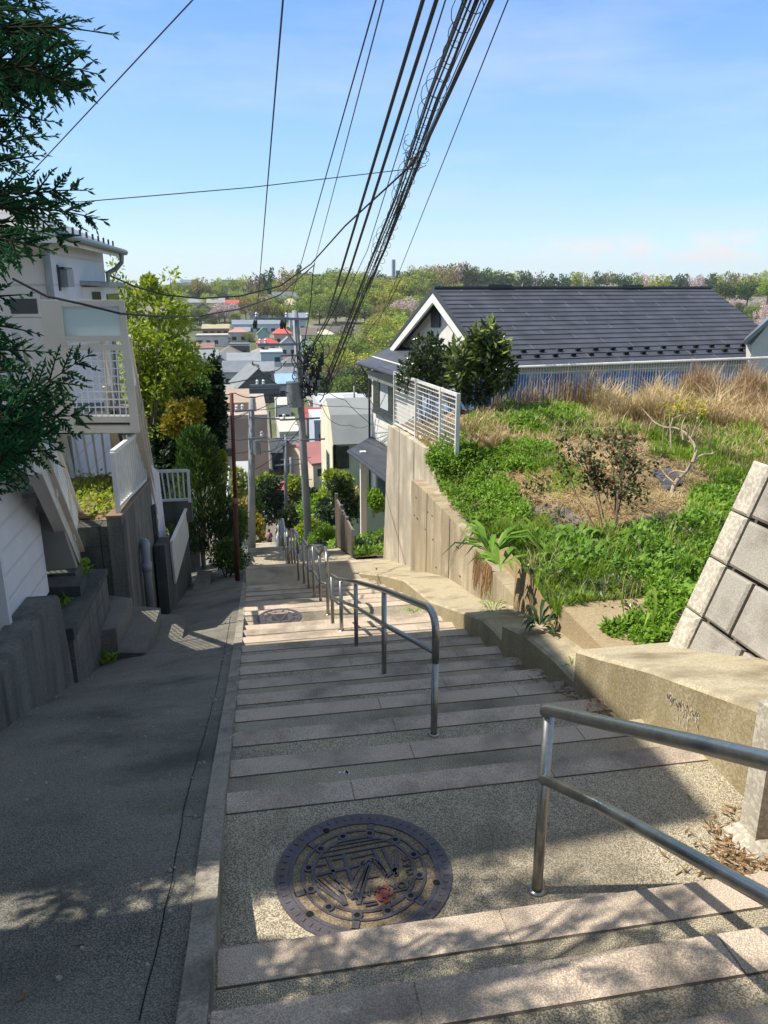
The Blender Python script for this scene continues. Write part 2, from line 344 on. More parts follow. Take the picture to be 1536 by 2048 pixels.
# ------------------------------------------------------------------ the flight of steps
treads = [(-1.6,-1.1,-.95),(-1.1,-.65,-1.1),(-.65,-.2,-1.25),(-.2,.4,-1.4),(.4,.93,-1.55),(.93,1.28,-1.7),(1.28,1.63,-1.85),(1.63,1.98,-2.0),(1.98,2.97,-2.15),(2.97,3.44,-2.3),(3.44,3.93,-2.45),(3.93,4.43,-2.6),(4.43,4.89,-2.75),(4.89,5.38,-2.9),
          (5.38,5.885,-3.05),(5.885,6.39,-3.2),(6.39,6.9,-3.35),(6.9,7.4,-3.5),(7.4,7.9,-3.65),(7.9,8.35,-3.8),(8.35,9.1,-3.95),(9.1,9.6,-4.1),(9.6,10.1,-4.25),(10.1,10.65,-4.4),(10.65,11.2,-4.55),(11.2,11.75,-4.7),(11.75,12.25,-4.85),
          (12.25,13.6,-5.0),(13.6,14.0,-5.15),(14.0,14.4,-5.3),(14.4,14.8,-5.45),(14.8,15.2,-5.6),(15.2,15.6,-5.75),(15.6,16.0,-5.9),(16.0,16.4,-6.05),(16.4,16.9,-6.2),(16.9,18.6,-6.35)]
s, z = 18.6, -6.5
while s < 33: treads.append((s, s+.42, z)); s += .42; z -= .15
treads.append((s, s+1.8, z)); s += 1.8; S_LAND, Z_LAND = s, z
while s < 60: z -= .15; treads.append((s, s+.42, z)); s += .42
Z_END = z
def tread_z(s):
    for a, b, z in treads:
        if a <= s < b: return z
    return treads[-1][2]
def line_z(s):      # smooth stair line through the nosings
    return interp([(b, z) for a, b, z in treads], s)
def right_r(s): return interp([(-2,2.3),(2,2.3),(3,2.2),(12.4,2.15),(13.6,1.75),(17,1.7),(20,1.6),(60,1.6)], s)
st = MB()
for a, b, z in treads:
    rr = right_r(a); st.box(-.2, rr, a-.02, b, z-.45, z, 0)
    w_ = .135
    if a < 34: st.quad((-.18,b-w_-.007,z+.0012),(rr,b-w_-.006,z+.0012),(rr,b-w_+.001,z+.0012),(-.18,b-w_+.001,z+.0012), 2)
    r = -.18; k = 0
    rnd = random.Random(int(a*100))
    while r < rr-.05 and a < 34:
        e = min(rr, r+(.92 if k else rnd.choice([.55,.92])))
        st.box(r+.003, e-.003, b-w_, b+.004, z-.08, z+.004, 1); r = e; k += 1
steps = tag(st.build('stairway', [M['tread'], M['nosing'], M['joint']], loc=(0,0,-12)), 'long flight of concrete steps with pinkish tile nosings running downhill', kind='structure')
# kerb between ramp and steps
ZK = [(-2,-.7),(0,-1.2),(1.5,-1.80),(1.93,-1.94),(2.29,-1.98),(2.92,-2.14),(3.86,-2.44),(5.1,-2.83),(7.04,-3.405),(10.65,-4.43),(14,-5.33),(17.6,-6.25),(33,-11.4),(36,-12.2),(60,-21.2)]
ZL = [(-2,-.7),(0,-1.2),(1.5,-1.85),(3,-2.2),(4.96,-2.80),(6.0,-3.2),(6.95,-3.57),(8.12,-3.92),(10,-4.5),(14,-5.6),(17.6,-6.5),(33,-11.6),(60,-21.3)]
zk = lambda s: interp(ZK, s)
zl = lambda s: interp(ZL, s)
kb = MB(); ss = [-2+.4*i for i in range(100)]
for a, b in zip(ss, ss[1:]):
    e = lambda s: .006*mnoise.noise(Vector((s*3,0,0)))
    A = [(-.265,a,zk(a)),(-.185+e(a),a,zk(a)+.004),(-.185+e(b),b,zk(b)+.004),(-.265,b,zk(b))]
    kb.quad(*A); kb.quad(A[1], (A[1][0],a,zk(a)-.6), (A[2][0],b,zk(b)-.6), A[2])
tag(kb.build('kerb', M['kerb'], loc=(-.2,8,-4)), 'narrow concrete kerb between the ramp and the steps', kind='structure')
rp = MB()
def rampf(u, v):
    s = -2+v*42; r = lerp(-2.3, -.262, u); t = min(1, max(0, (r+1.75)/1.49))
    return (r, s, lerp(zl(s), zk(s)-.012, t)+.012*mnoise.noise(Vector((r*1.3,s*.8,3))))
rp.grid(14, 160, rampf)
tag(rp.build('ramp_path', M['rampc'], loc=(-1,8,-5), smooth=True), 'grey concrete ramp sloping down beside the steps', kind='structure')
# cracks and formwork joints of the ramp: thin dark inlays lying 3 mm above it
def ramp_z(r, s): t = min(1, max(0, (r+1.75)/1.49)); return lerp(zl(s), zk(s)-.012, t)+.012*mnoise.noise(Vector((r*1.3,s*.8,3)))
def crackline(pxs, w0=.006, name='ramp_crack'):
    mb = MB(); pts = []
    for x, y in pxs:
        d = ray(x, y); t = 2.0
        for _ in range(60):
            p = d*t; t += (p.z-ramp_z(p.x, p.y))*.8/ max(.25, -d.z)*.5
        pts.append(d*t)
    fine = []
    for a, b in zip(pts, pts[1:]):
        n = max(2, int((b-a).length/.06))
        for i in range(n):
            p = a.lerp(b, i/n); p.x += .006*mnoise.noise(p*9); fine.append(Vector((p.x, p.y, ramp_z(p.x, p.y)+.004)))
    for a, b in zip(fine, fine[1:]):
        d = (b-a); n_ = Vector((d.y, -d.x, 0)); n_ = n_.normalized()*w0*(.6+.6*abs(mnoise.noise(a*20)))
        mb.quad(a-n_, a+n_, b+n_, b-n_)
    return tag(mb.build(name, M['hole']), 'dark hairline crack along the right side of the ramp', kind='structure')
crackline([(278,2044),(318,1880),(345,1760),(372,1600),(400,1500),(428,1400),(448,1310),(462,1230)], .003)
crackline([(370,1634),(434,1640)], .0025)
gb = MB(); rnd = random.Random(77)
for i in range(260):
    s_ = rnd.uniform(1.2,9); r_ = rnd.uniform(-1.6,-.3) if rnd.random() < .75 else -.3-abs(rnd.gauss(0,.05)); z_ = ramp_z(r_,s_)+.002; k_ = rnd.uniform(.003,.011)
    if rnd.random() < .55: gb.disc((r_,s_,z_), k_, k_*.8, 6, 0, k_*.6)
    else:
        a_ = rnd.uniform(0,6.28); d_ = Vector((math.cos(a_),math.sin(a_),0)); p_ = Vector((r_,s_,z_+.003)); n_ = Vector((-d_.y,d_.x,.25))*k_*.7; gb.add([p_,p_+d_*k_*2+n_,p_+d_*k_*4.5,p_+d_*k_*2-n_], [(0,1,2,3)], 1)
tag(gb.build('ramp_litter', [mat('pale_grit','#a9a495','#8d887a',.9,scale=60), mat('litter_leaf','#6b5238','#83694a',.9,scale=60)], loc=(-1,4,-3)), 'small pale stones and dry leaf bits scattered over the ramp', kind='stuff')
# ------------------------------------------------------------------ terrain
TZ = [(-40,4),(-10,1),(-2,-1.2),(2,-2.5),(7,-3.9),(12,-5.4),(18,-7.2),(35,-12.7),(62,-22.4),(110,-24),(160,-23),(250,-21.5),(330,-17),(420,-9),(500,-3),(620,0),(900,-3),(1600,0),(6000,-20)]
def terr(r, s):
    z = interp(TZ, s)
    if s > 250: z += (7*mnoise.noise(Vector((r*.004, s*.004, 1)))-2)*min(1,(s-250)/200)
    if s > 60: z += 1.0*mnoise.noise(Vector((r*.02, s*.02, 5)))
    return z-.35
tm = MB()
ys_ = [-30,-10,-2,2,5,8,12,16,20,25,30,35,42,50,60,75,95,120,150,180,210,250,290,330,380,430,480,530,580,640,720,850,1100,1600,2400]
xs_ = [-1800,-1200,-700,-400,-250,-150,-90,-50,-25,-12,-6,-2.4,1.0,3,6,12,25,40,60,90,130,190,270,360,460,600,800,1200,2000]
o_ = len(tm.v)
for y_ in ys_:
    for x_ in xs_: tm.v.append((x_, y_, terr(x_, y_)))
for j in range(len(ys_)-1):
    for i in range(len(xs_)-1):
        a = j*len(xs_)+i; tm.f.append((a,a+1,a+len(xs_)+1,a+len(xs_))); tm.m.append(0)
tag(tm.build('ground', M['ground'], loc=(0,0,0), smooth=True), 'hillside and valley floor below the steps', kind='structure')

# ------------------------------------------------------------------ right side: kerb walls, retaining walls
RK = 2.05
def kerbwall(name, top, r1, label, deep=1.1):
    mb = MB(); r0 = RK
    for (s0,z0),(s1,z1) in zip(top, top[1:]):
        q0 = r0 if s0 < 10.5 else max(1.72,lerp(r0,1.82,(s0-10.5)/2.2)); q1 = r0 if s1 < 10.5 else max(1.72,lerp(r0,1.82,(s1-10.5)/2.2))
        b = .02
        mb.add([(q0,s0,z0-b),(q0+b,s0,z0),(r1,s0,z0),(r1,s1,z1),(q1+b,s1,z1),(q1,s1,z1-b),(q0,s0,z0-deep),(q1,s1,z1-deep),(r1,s0,z0-deep),(r1,s1,z1-deep)],
               [(1,2,3,4)], 1)
        n = len(mb.v)-10
        for q, mi in (((0,1,4,5),1),((6,0,5,7),0),((8,6,7,9),0),((2,8,9,3),0)): mb.f.append(tuple(n+i for i in q)); mb.m.append(mi)
        for q in ((0,6,8,2,1),(5,4,3,9,7)): mb.f.append(tuple(n+i for i in q)); mb.m.append(0)
    o = mb.build(name, [M['kerb_wall'], M['kerb_top']]); tag(o, label, 'kerb wall', 'low concrete walls along the right of the steps'); return o
kerbwall('kerb_wall', [(-1.2,-.45),(.2,-.95),(1.4,-1.33),(2.49,-1.69),(3.41,-1.98),(4.0,-2.2),(4.32,-2.31)], 2.75, 'nearest low concrete wall, under the sloping block wall, stained white on its face')
kerbwall('kerb_wall', [(4.325,-2.53),(4.65,-2.55),(5.0,-2.60),(5.25,-2.64),(5.78,-2.79)], 2.36, 'middle low concrete wall below the dusty slab')
kerbwall('kerb_wall', [(5.785,-2.93),(6.0,-2.94),(6.34,-2.99),(7.19,-3.27),(8.41,-3.68),(9.99,-4.02),(11.2,-4.4),(12.7,-4.92),(13.4,-5.12),(15,-5.62),(16.7,-6.13)], 2.95, 'longest low concrete wall at the foot of the tall retaining wall')
# white run-off marks on the first wall
mk = MB(); rnd = random.Random(4)
for i in range(90):
    x, y = rnd.uniform(1335,1400), 0; t = (x-1335)/65; y = 1382+t*45+abs(rnd.gauss(0,18))*(1-abs(t-.5))
    p = atX(x, y, RK-.003); l = rnd.uniform(.008,.035); k = rnd.uniform(.0012,.004)
    mk.add([(p.x,p.y-k,p.z-l),(p.x,p.y+k*2,p.z-l*.7),(p.x,p.y+k*2.5,p.z+l*.3),(p.x,p.y-k*.5,p.z)], [(0,1,2,3)])
tag(mk.build('lime_stain', mat('lime', '#c6bda9', '#a3977d', .9, scale=30)), 'white lime run-off on the nearest low wall', kind='stuff')
# the tall retaining walls
rw = thing('retaining_wall', (2.7,12,-6), 'tall weathered concrete retaining wall with board marks and a lower stepped end', 'retaining wall')
mb = MB(); mb.prism([(2.9,16.75,-7.2),(2.9,15.95,-2.86),(2.9,11.4,-2.58),(2.9,11.4,-7.2)], (1.1,0,0)); mb.build('tall_section', M['wall_concrete'], rw)
mb = MB(); mb.prism([(2.68,12.5,-6),(2.68,12.5,-3.2),(2.68,11.6,-3.14),(2.68,8.96,-3.07),(2.68,8.96,-6)], (.3,0,0)); mb.build('low_section', M['wall_brown'], rw)
jn = MB()
for s in (9.9,11.3): jn.box(2.674,2.681,s,s+.012,-5.4,-3.12)
for s in (13.3,14.7): jn.box(2.894,2.901,s,s+.014,-7,-2.72)
rnd = random.Random(3)
for i in range(16):
    s = rnd.uniform(9.2,12.2); jn.box(2.672,2.681,s,s+.05,(z_:=rnd.choice([-3.4,-3.75,-4.1])+rnd.uniform(-.02,.02)),z_+.012)
jn.build('form_joint', M['hole'], rw)
bw = thing('block_wall', (2.7,8,-5), 'short concrete block wall ending the retaining wall beside the leaf clump', 'block wall')
mb = MB(); sidx = 7.1
for k in range(6):
    z0 = -4.35+.2*k
    off = 0 if k%2 else .2; s = 7.12
    while s < 8.95:
        e = min(8.95, s+(.4 if s > 7.13 or not off else .2)); mb.box(2.66,2.86,s+.003,e-.003,z0+.003,z0+.197); s = e
mb.build('blocks', M['wall_brown'], bw)
mb = MB(); mb.box(2.672,2.85,7.125,8.948,-4.4,-3.16); mb.build('mortar', M['kerb_top'], bw)
# dusty slab (entrance of the garden) and its edging
ds = MB(); ds.box(2.34,3.3,4.45,5.3,-2.85,-2.42); tag(ds.build('garden_path', M['dirt_slab']), 'dusty concrete slab at the garden entrance', kind='structure')
# sloping masonry wall (battered, grooved blocks, pale pilaster at its end)
BAT = .36
def mw(s, h): return Vector((2.6+BAT*h, s, -2.36+h+max(0,(4.2-s))*0.0))
mwall = thing('masonry_wall', (2.8,3,-2.4), 'battered grey retaining wall of large grooved blocks with a pale end pilaster', 'retaining wall')
TOPH = 1.32
core = MB(); core.prism([mw(4.16,-.25)+Vector((.05,0,0)), mw(4.16,TOPH-.02)+Vector((.05,0,0)), mw(4.16,TOPH-.02)+Vector((.5,0,0)), mw(4.16,-.25)+Vector((.95,0,0))], (0,-6,0)); core.build('core', M['joint'], mwall)
def slab(mb, s0, s1, h0, h1, t=.07, g=.012, mi=0, bev=.015):
    nrm = Vector((-1,0,BAT)).normalized()
    a = [mw(s0-g,h0+g), mw(s1+g,h0+g), mw(s1+g,h1-g), mw(s0-g,h1-g)]
    f = [mw(s0-g-bev,h0+g+bev), mw(s1+g+bev,h0+g+bev), mw(s1+g+bev,h1-g-bev), mw(s0-g-bev,h1-g-bev)]
    f = [p+nrm*bev for p in f]; bk = [p-nrm*t for p in a]
    mb.add(a+f+bk, [(4,5,6,7),(0,1,5,4),(1,2,6,5),(2,3,7,6),(3,0,4,7),(0,8,9,1),(1,9,10,2),(2,10,11,3),(3,11,8,0)], mi)
HS = [-.32,.02,.36,.7,1.0,TOPH]
for k in range(5):
    pm = MB(); slab(pm, 4.2, 4.02 if k else 4.06, HS[k], HS[k+1], .3, .004); pm.build('pilaster_block', M['pilaster'], mwall)
for k in range(5):
    s = 4.01; first = (.27,.42,.27,.42,.3)[k]
    while s > -1.5:
        e = s-first; first = .5
        bm_ = MB(); slab(bm_, s, e, HS[k], HS[k+1]); bm_.build('wall_block', M['block'], mwall); s = e-.004
# concrete fence post at the right edge
cp = MB(); p0 = atX(1522,1618,1.93); cp.box(p0.x-.045,p0.x+.055,p0.y-.05,p0.y+.05,-2.3,p0.z+.46); cp.disc((p0.x,p0.y,-2.16),.13,.06,24,0,.06)
tag(cp.build('concrete_post', M['pilaster']), 'short pale concrete post at the right edge of the landing', 'post')

# ------------------------------------------------------------------ handrails
def handrail(label, top, mid, posts, r=.021):
    a = top[0]; t = thing('handrail', (posts[0][0], posts[0][1], posts[0][2]), label, 'handrail', 'steel handrails down the middle of the steps')
    mb = MB(); mb.tube(top, r, 14); mb.build('top_rail', M['steel'], t, True)
    mb = MB(); mb.tube(mid, r*.86, 12); mb.build('mid_rail', M['steel'], t, True)
    for (x, y, z, zt) in posts:
        mb = MB(); mb.tube([(x,y,z-.05),(x,y,z+.02),(x,y,zt)], r*.95, 12); mb.disc((x,y,z-.002),r*1.6,.008,16); mb.build('post', M['steel'], t, True)
    return t
def bend(p0, p1, p2, n=6):
    p0, p1, p2 = Vector(p0), Vector(p1), Vector(p2)
    return [(p0*(1-t)**2+p1*2*t*(1-t)+p2*t*t) for t in [i/n for i in range(n+1)]]
# nearest rail, rising past the camera's right
handrail('nearest steel handrail, cut by the right edge of the view', [(.948,2.2,-1.40),(.955,2.15,-1.37),(.975,1.38,-1.003),(.975,1.165,-.901),(.98,.2,-.46),(.98,-.6,-.1)],
         [(.955,2.2,-1.668),(.975,1.81,-1.49),(.975,1.10,-1.175),(.98,.2,-.77),(.98,-.6,-.4)], [(.962,2.2,-2.15,-1.385),(.98,.75,-1.55,-.72),(.98,-.6,-.95,-.1)])
# second rail with a rounded shoulder
pp = [(.945,3.73,-2.45),(.935,5.3,-2.9),(.909,6.69,-3.35),(.85,7.4,-3.5),(.83,8.1,-3.8)]
top2 = [(.945,3.73,-2.0)]+bend((.945,3.73,-1.83),(.942,3.73,-1.67),(.941,4.0,-1.775))+[(.935,5.3,-2.2),(.909,6.69,-2.675),(.85,7.6,-3.0),(.83,8.12,-3.15)]
handrail('second steel handrail with a rounded upper corner on the shaded steps', top2, [(.94,3.75,-1.94),(.93,5.3,-2.48),(.905,6.69,-2.93),(.83,8.1,-3.41)],
         [(x,y,z,{0:-2.0,1:-2.2,2:-2.68,3:-2.94,4:-3.15}[i]) for i,(x,y,z) in enumerate(pp)])
def auto_rail(label, s0, s1, n, r0, r1, h=.8):
    ps = [(lerp(r0,r1,i/(n-1)), lerp(s0,s1,i/(n-1))) for i in range(n)]
    zt = lambda s: line_z(s)+.12+h
    top = [(ps[0][0],ps[0][1],tread_z(s0)+.5)]+bend((ps[0][0],s0,tread_z(s0)+h-.1),(ps[0][0],s0,tread_z(s0)+h+.03),(ps[0][0],s0+.25,tread_z(s0)+h))+[(a,b,tread_z(b)+h) for a, b in ps[1:]]
    mid = [(a,b,tread_z(b)+h*.5) for a, b in ps]
    return handrail(label, top, mid, [(a,b,tread_z(b),tread_z(b)+h) for a, b in ps])
auto_rail('third steel handrail, on the landing with the small drain', 8.85, 12.2, 5, .85, .78)
auto_rail('fourth steel handrail, just below the third, where the sunlit landing begins', 12.75, 15.6, 4, .72, .7)
auto_rail('fifth steel handrail, lowest of the sunlit ones above the hedge', 16.3, 20.4, 5, .7, .7)
auto_rail('far steel handrail on the steps beside the dark clothed walker', 21.5, 33.5, 8, .7, .95)
auto_rail('farthest steel handrail near the flower pots', 36, 44, 5, 1.0, 1.2)

# ------------------------------------------------------------------ manholes
def manhole(c, rad, label, detail):
    cx, cy, cz = c
    t = thing('manhole_cover', c, label, 'manhole cover'); k = rad/.335
    mb = MB(); mb.ring((cx,cy,cz-.01), .288*k, .335*k, .016); mb.build('frame', M['iron'], t)
    mb = MB(); mb.disc((cx,cy,cz-.008), .286*k, .0095, 72); mb.build('lid', M['iron_dirt'] if detail else M['iron'], t)
    mb = MB(); z = cz+.0005
    for a, b in ((.272,.287),(.228,.238),(.188,.2)): mb.ring((cx,cy,z), a*k, b*k, .006, 72)
    for i in range(12):
        a = 2*math.pi*(i+.5)/12; d = Vector((math.cos(a),math.sin(a),0)); p = Vector((cx,cy,z))
        if i%2 == 0: mb.bar(p+d*.234*k+Vector((0,0,.003)), p+d*.276*k+Vector((0,0,.003)), .026*k, .006)
        q = p+d*.213*k; mb.ring(q, .011*k, .02*k, .007, 16)
    for i in range(56):
        a = 2*math.pi*i/56; p = Vector((cx+math.cos(a)*.312*k, cy+math.sin(a)*.312*k, cz+.006)); d = Vector((math.cos(a),math.sin(a),0)); e = Vector((-d.y,d.x,0))
        mb.obox(p, d*.009*k, e*.004*k, Vector((0,0,.0025)))
    mb.build('rib_ring', M['iron'], t)
    hb = MB()
    for i in range(12):
        a = 2*math.pi*(i+.5)/12; hb = MB(); hb.disc((cx+math.cos(a)*.213*k, cy+math.sin(a)*.213*k, z+.001), .011*k, .004, 16); hb.build('keyhole', M['hole'], t)
    for a in (math.radians(115), math.radians(218), math.radians(338)): hb = MB(); hb.disc((cx+math.cos(a)*.279*k, cy+math.sin(a)*.279*k, cz+.0055), .013*k, .003, 16); hb.build('keyhole', M['hole'], t)
    mb = MB()
    def P_(x, y): return atZ(500+x/3.413, 1600+y/3.413, cz+.004) if detail else None
    if detail:
        def bars(lst, w):
            for a, b, c_, d in lst: mb.bar(P_(a,b), P_(c_,d), w, .007)
        bars([(530,395,655,718),(640,372,742,715),(742,715,815,420),(430,522,650,718),(430,520,700,458),(845,340,930,525),(905,330,1000,520),(1000,335,1000,515),(930,525,1000,470),(700,458,860,400)], .013)
        bars([(495,360,970,268),(540,322,880,262),(585,292,800,254),(455,400,1000,300)], .006)
        bars([(465,545,640,690),(500,530,640,650),(460,590,640,712),(540,515,640,605),(670,640,740,690),(690,560,780,410),(720,600,800,430),(745,640,810,450),(620,560,690,620),(870,420,930,500),(830,400,900,480)], .0055)
        bars([(440,455,520,440),(560,410,640,395),(690,400,840,365),(800,535,880,520),(770,705,860,690),(790,725,870,708),(960,635,1080,605)], .008)
    else:
        for i in range(7): mb.bar((cx-.12*k,cy-.1*k+i*.034*k,z+.003), (cx+.12*k,cy-.08*k+i*.034*k,z+.003), .008, .006)
        mb.bar((cx-.1*k,cy+.1*k,z+.003),(cx,cy-.14*k,z+.003),.014,.007); mb.bar((cx+.1*k,cy+.1*k,z+.003),(cx,cy-.14*k,z+.003),.014,.007)
    mb.build('relief', M['iron'], t)
    if detail:
        for txt, (xa, ya), (xb, yb), sz in (('YOKOHAMA',(1105,548),(775,622),.044), ('うすい',(1030,385),(1065,500),.036)):
            a, b = P_(xa,ya), P_(xb,yb); cu = bpy.data.curves.new('lettering', 'FONT'); cu.body = txt; cu.size = sz; cu.extrude = .003; cu.align_x = 'LEFT'
            o = bpy.data.objects.new('lettering', cu); C.objects.link(o); o.parent = t
            o.location = Vector((a.x, a.y, cz+.005))-Vector(c); d = b-a; o.rotation_euler = (0,0,math.atan2(d.y,d.x)); cu.materials.append(M['iron'])
            bpy.context.view_layer.update(); me_ = bpy.data.meshes.new_from_object(o.evaluated_get(bpy.context.evaluated_depsgraph_get())); o2_ = bpy.data.objects.new('lettering', me_); C.objects.link(o2_); o2_.parent = t; o2_.location = o.location; o2_.rotation_euler = o.rotation_euler
            bpy.data.objects.remove(o); o2_.name = 'lettering'
    return t
manhole((.345,2.40,-2.15), .335, 'large cast iron manhole cover with raised bridge pattern and lettering on the nearest landing', True)
manhole((.25,8.85,-3.95), .275, 'second manhole cover, half in shade on the landing past the second handrail', False)
# red paint splash on the lid and the little square drain
pt = MB(); rnd = random.Random(5); c0 = atZ(768,1790,-2.144)
for i in range(40):
    p = c0+Vector((rnd.gauss(0,.016),rnd.gauss(0,.016),rnd.uniform(0,.002))); pt.disc(p, rnd.uniform(.002,.009), .0016, 7)
tag(pt.build('paint_splash', mat('red_paint','#8f3b38','#7a4a42',.8,scale=60)), 'faded red paint splash on the large manhole cover', kind='stuff')
dr = thing('drain_cover', (-.08,10.9,-4.4), 'small dark square drain cover next to the kerb', 'drain cover')
mb = MB(); mb.box(-.17,.02,10.14,10.46,-4.41,-4.393); mb.build('frame', M['kerb'], dr)
mb = MB()
for i in range(6): mb.box(-.15,.0,10.17+i*.046,10.2+i*.046,-4.395,-4.389)
mb.build('grate', M['iron'], dr)
# bird dropping / scraps on the steps
sp_ = MB(); rnd = random.Random(9)
for i in range(9):
    p = atZ(693+rnd.gauss(0,6),1544+rnd.gauss(0,2.5),-2.295); sp_.disc((p.x,p.y,-2.3), rnd.uniform(.004,.011), .003, 8)
tag(sp_.build('dropping', M['white_trim']), 'small white bird dropping on the second step', 'dropping')
# ------------------------------------------------------------------ left side of the steps
def prX(px, r, th):          # outline on the plane X = r, given thickness towards -X (th > 0) or +X
    return [atX(x, y, r) for x, y in px], (-th, 0, 0)
def prY(px, s, th): return [atY(x, y, s) for x, y in px], (0, th, 0)
def solidX(name, m, px, r, th, parent=None):
    mb = MB(); mb.prism(*prX(px, r, th)); return mb.build(name, m, parent)
def solidY(name, m, px, s, th, parent=None):
    mb = MB(); mb.prism(*prY(px, s, th)); return mb.build(name, m, parent)
frost, nt_, N_, L_ = newmat('frosted_glass')
o_ = N_.new('ShaderNodeOutputMaterial'); b_ = N_.new('ShaderNodeBsdfPrincipled'); t_ = N_.new('ShaderNodeBsdfTranslucent'); x_ = N_.new('ShaderNodeMixShader')
b_.inputs['Base Color'].default_value = srgb('#d3dedd'); b_.inputs['Roughness'].default_value = .35; t_.inputs['Color'].default_value = srgb('#dfeae8'); x_.inputs[0].default_value = .6
L_.new(b_.outputs[0], x_.inputs[1]); L_.new(t_.outputs[0], x_.inputs[2]); L_.new(x_.outputs[0], o_.inputs[0])
# foundation under the white wall and the planter wall
mb = MB(); mb.prism(*prX([(-150,1560),(35,1300),(112,1190),(119,1196),(151,1375),(0,1470),(-150,1700)], -1.62, .22))
tag(mb.build('foundation_wall', M['old_wall']), 'black streaked concrete footing under the white siding wall', 'wall')
pw = thing('planter_wall', (-1.62,7,-3.9), 'stained low block wall with a mossy coping holding green weeds by the ramp', 'planter wall')
mb = MB(); z0 = lambda s: -2.93-.03*(s-6)
for k in range(6):
    s = 6.46
    while s < 8.15: e = min(8.16, s+(.42 if not (k%2 and s == 6.46) else .21)); mb.prism([(-1.6,s+.004,-2.95-.2*k-.005),(-1.6,e-.004,-2.95-.2*k-.005),(-1.6,e-.004,-3.145-.2*k),(-1.6,s+.004,-3.145-.2*k)], (-.14,0,0)); s = e
mb.build('blocks', M['old_wall'], pw)
mb = MB(); mb.prism([(-1.585,6.45,-2.84),(-1.585,8.17,-2.93),(-1.585,8.17,-2.99),(-1.585,6.45,-2.95)], (-.2,0,0)); mb.build('coping', M['dark_block'], pw)
mb = MB(); mb.box(-1.73,-1.615,6.47,8.15,-4.3,-2.97); mb.build('mortar', M['dark_block'], pw)
# white siding wall beneath the stair
sw = thing('siding_wall', (-1.9,6,-2.66), 'white boarded wall nearest on the left, under the outside stair', 'wall')
mb = MB(); mb.prism([(-1.85,5.61,-2.66),(-1.85,6.86,-2.645),(-1.85,6.86,-1.15),(-1.85,5.61,.55)], (-1.3,0,0)); mb.build('panel', M['white_siding'], sw)
mb = MB(); mb.box(-1.875,-1.80,5.57,5.625,-2.66,.55); mb.build('corner_trim', M['white_trim'], sw)
mb = MB(); mb.bar((-1.86,6.9,-1.13),(-1.86,5.55,.68),.1,.06); mb.build('cap', M['beige_frame'], sw)
# the tall house outside the left edge that shades the steps
ah = thing('house', (-5.5,5.2,-4), 'tall white sided house just outside the left edge, throwing its shade over the steps', 'house')
mb = MB(); mb.box(-8.5,-3.25,3.3,7.6,-4.2,4.7); mb.build('wall', M['white_siding'], ah)
mb = MB(); mb.prism([(-8.7,3.15,4.7),(-3.05,3.15,4.7),(-3.05,3.15,4.86),(-5.9,3.15,6.0),(-8.7,3.15,4.86)], (0,4.6,0)); mb.build('roof', M['dark_trim'], ah)
for s, z in ((3.9,2.2),(5.9,2.2),(3.9,-.6)):
    mb = MB(); mb.box(-3.26,-3.2,s,s+1.1,z,z+1.2); f = mb.build('window', M['white_trim'], ah); mb = MB(); mb.box(-3.21,-3.19,s+.06,s+1.04,z+.06,z+1.14); mb.build('pane', M['glass'], f)
gh = thing('shade_block', (-4.3,-.6,-3), 'unseen low white walled garage beside the ramp, out of view on the left', 'shade_block')  # unseen block, added so that the ramp stays in shade
mb = MB(); mb.box(-6.2,-2.5,-4.2,2.42,-3.5,1.2); mb.build('wall', M['white_siding'], gh)
mb = MB(); mb.box(-6.4,-2.42,-4.4,2.5,1.2,1.36); mb.build('roof', M['dark_trim'], gh)
# outside stair flights of beige steel
def stairflight(a, b, width, label, h=.85, mesh=True):
    a, b = Vector(a), Vector(b); d = b-a; t = thing('steel_stair', (b.x, b.y, b.z), label, 'stair', 'outside steel stairs of the left house')
    for k, off in enumerate((0, -width)):
        o = Vector((off,0,0)); mb = MB(); mb.prism([a+o+Vector((0,0,.17)), b+o+Vector((0,0,.17)), b+o+Vector((0,0,-.19)), a+o+Vector((0,0,-.19))], (-.05,0,0))
        mb.bar(a+o+Vector((.0,0,.18)), b+o+Vector((.0,0,.18)), .1, .02); mb.bar(a+o+Vector((.0,0,-.2)), b+o+Vector((.0,0,-.2)), .1, .02)
        mb.build('stringer', M['beige_frame'], t)
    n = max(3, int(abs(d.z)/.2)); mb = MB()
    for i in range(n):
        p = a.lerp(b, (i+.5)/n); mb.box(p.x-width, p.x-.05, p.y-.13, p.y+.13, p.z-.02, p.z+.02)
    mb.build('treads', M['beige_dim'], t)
    for off in (0, -width):
        o = Vector((off,0,0)); mb = MB(); up = Vector((0,0,h)); lo = Vector((0,0,.27))
        mb.bar(a+o+up, b+o+up, .06, .05); mb.bar(a+o+lo, b+o+lo, .03, .03)
        m = max(3, int(d.length/1.2))
        for i in range(m+1): p = a.lerp(b, i/m)+o; mb.bar(p+Vector((0,0,.1)), p+up, .04, .04)
        mb.build('balustrade', M['beige_frame'], t)
        mb = MB(); m = int(d.length/.085)
        for i in range(m):
            p = a.lerp(b, i/m)+o; mb.bar(p+lo, p+up, .007, .007)
        for k in range(1, 6): u_ = Vector((0,0,lerp(.27,h,k/6))); mb.bar(a+o+u_, b+o+u_, .007, .007)
        mb.build('wire_mesh', M['white_wire'], t)
    mb = MB(); mb.box(b.x-.08,b.x+.04,b.y-.12,b.y+.08,b.z-.5,b.z+.03); mb.build('foot', M['pilaster'], t)
    return t
D_ = ray(335,1540)
foot = Vector((-2.05,9.3,-3.47)); stairflight(foot-D_*3.9, foot, .75, 'nearer beige steel stair descending behind the white siding wall', .8)
stairflight(atY(268,800,10.3), atY(324,1092,13.4), .32, 'farther beige steel stair descending beside the bright green tree', .8)
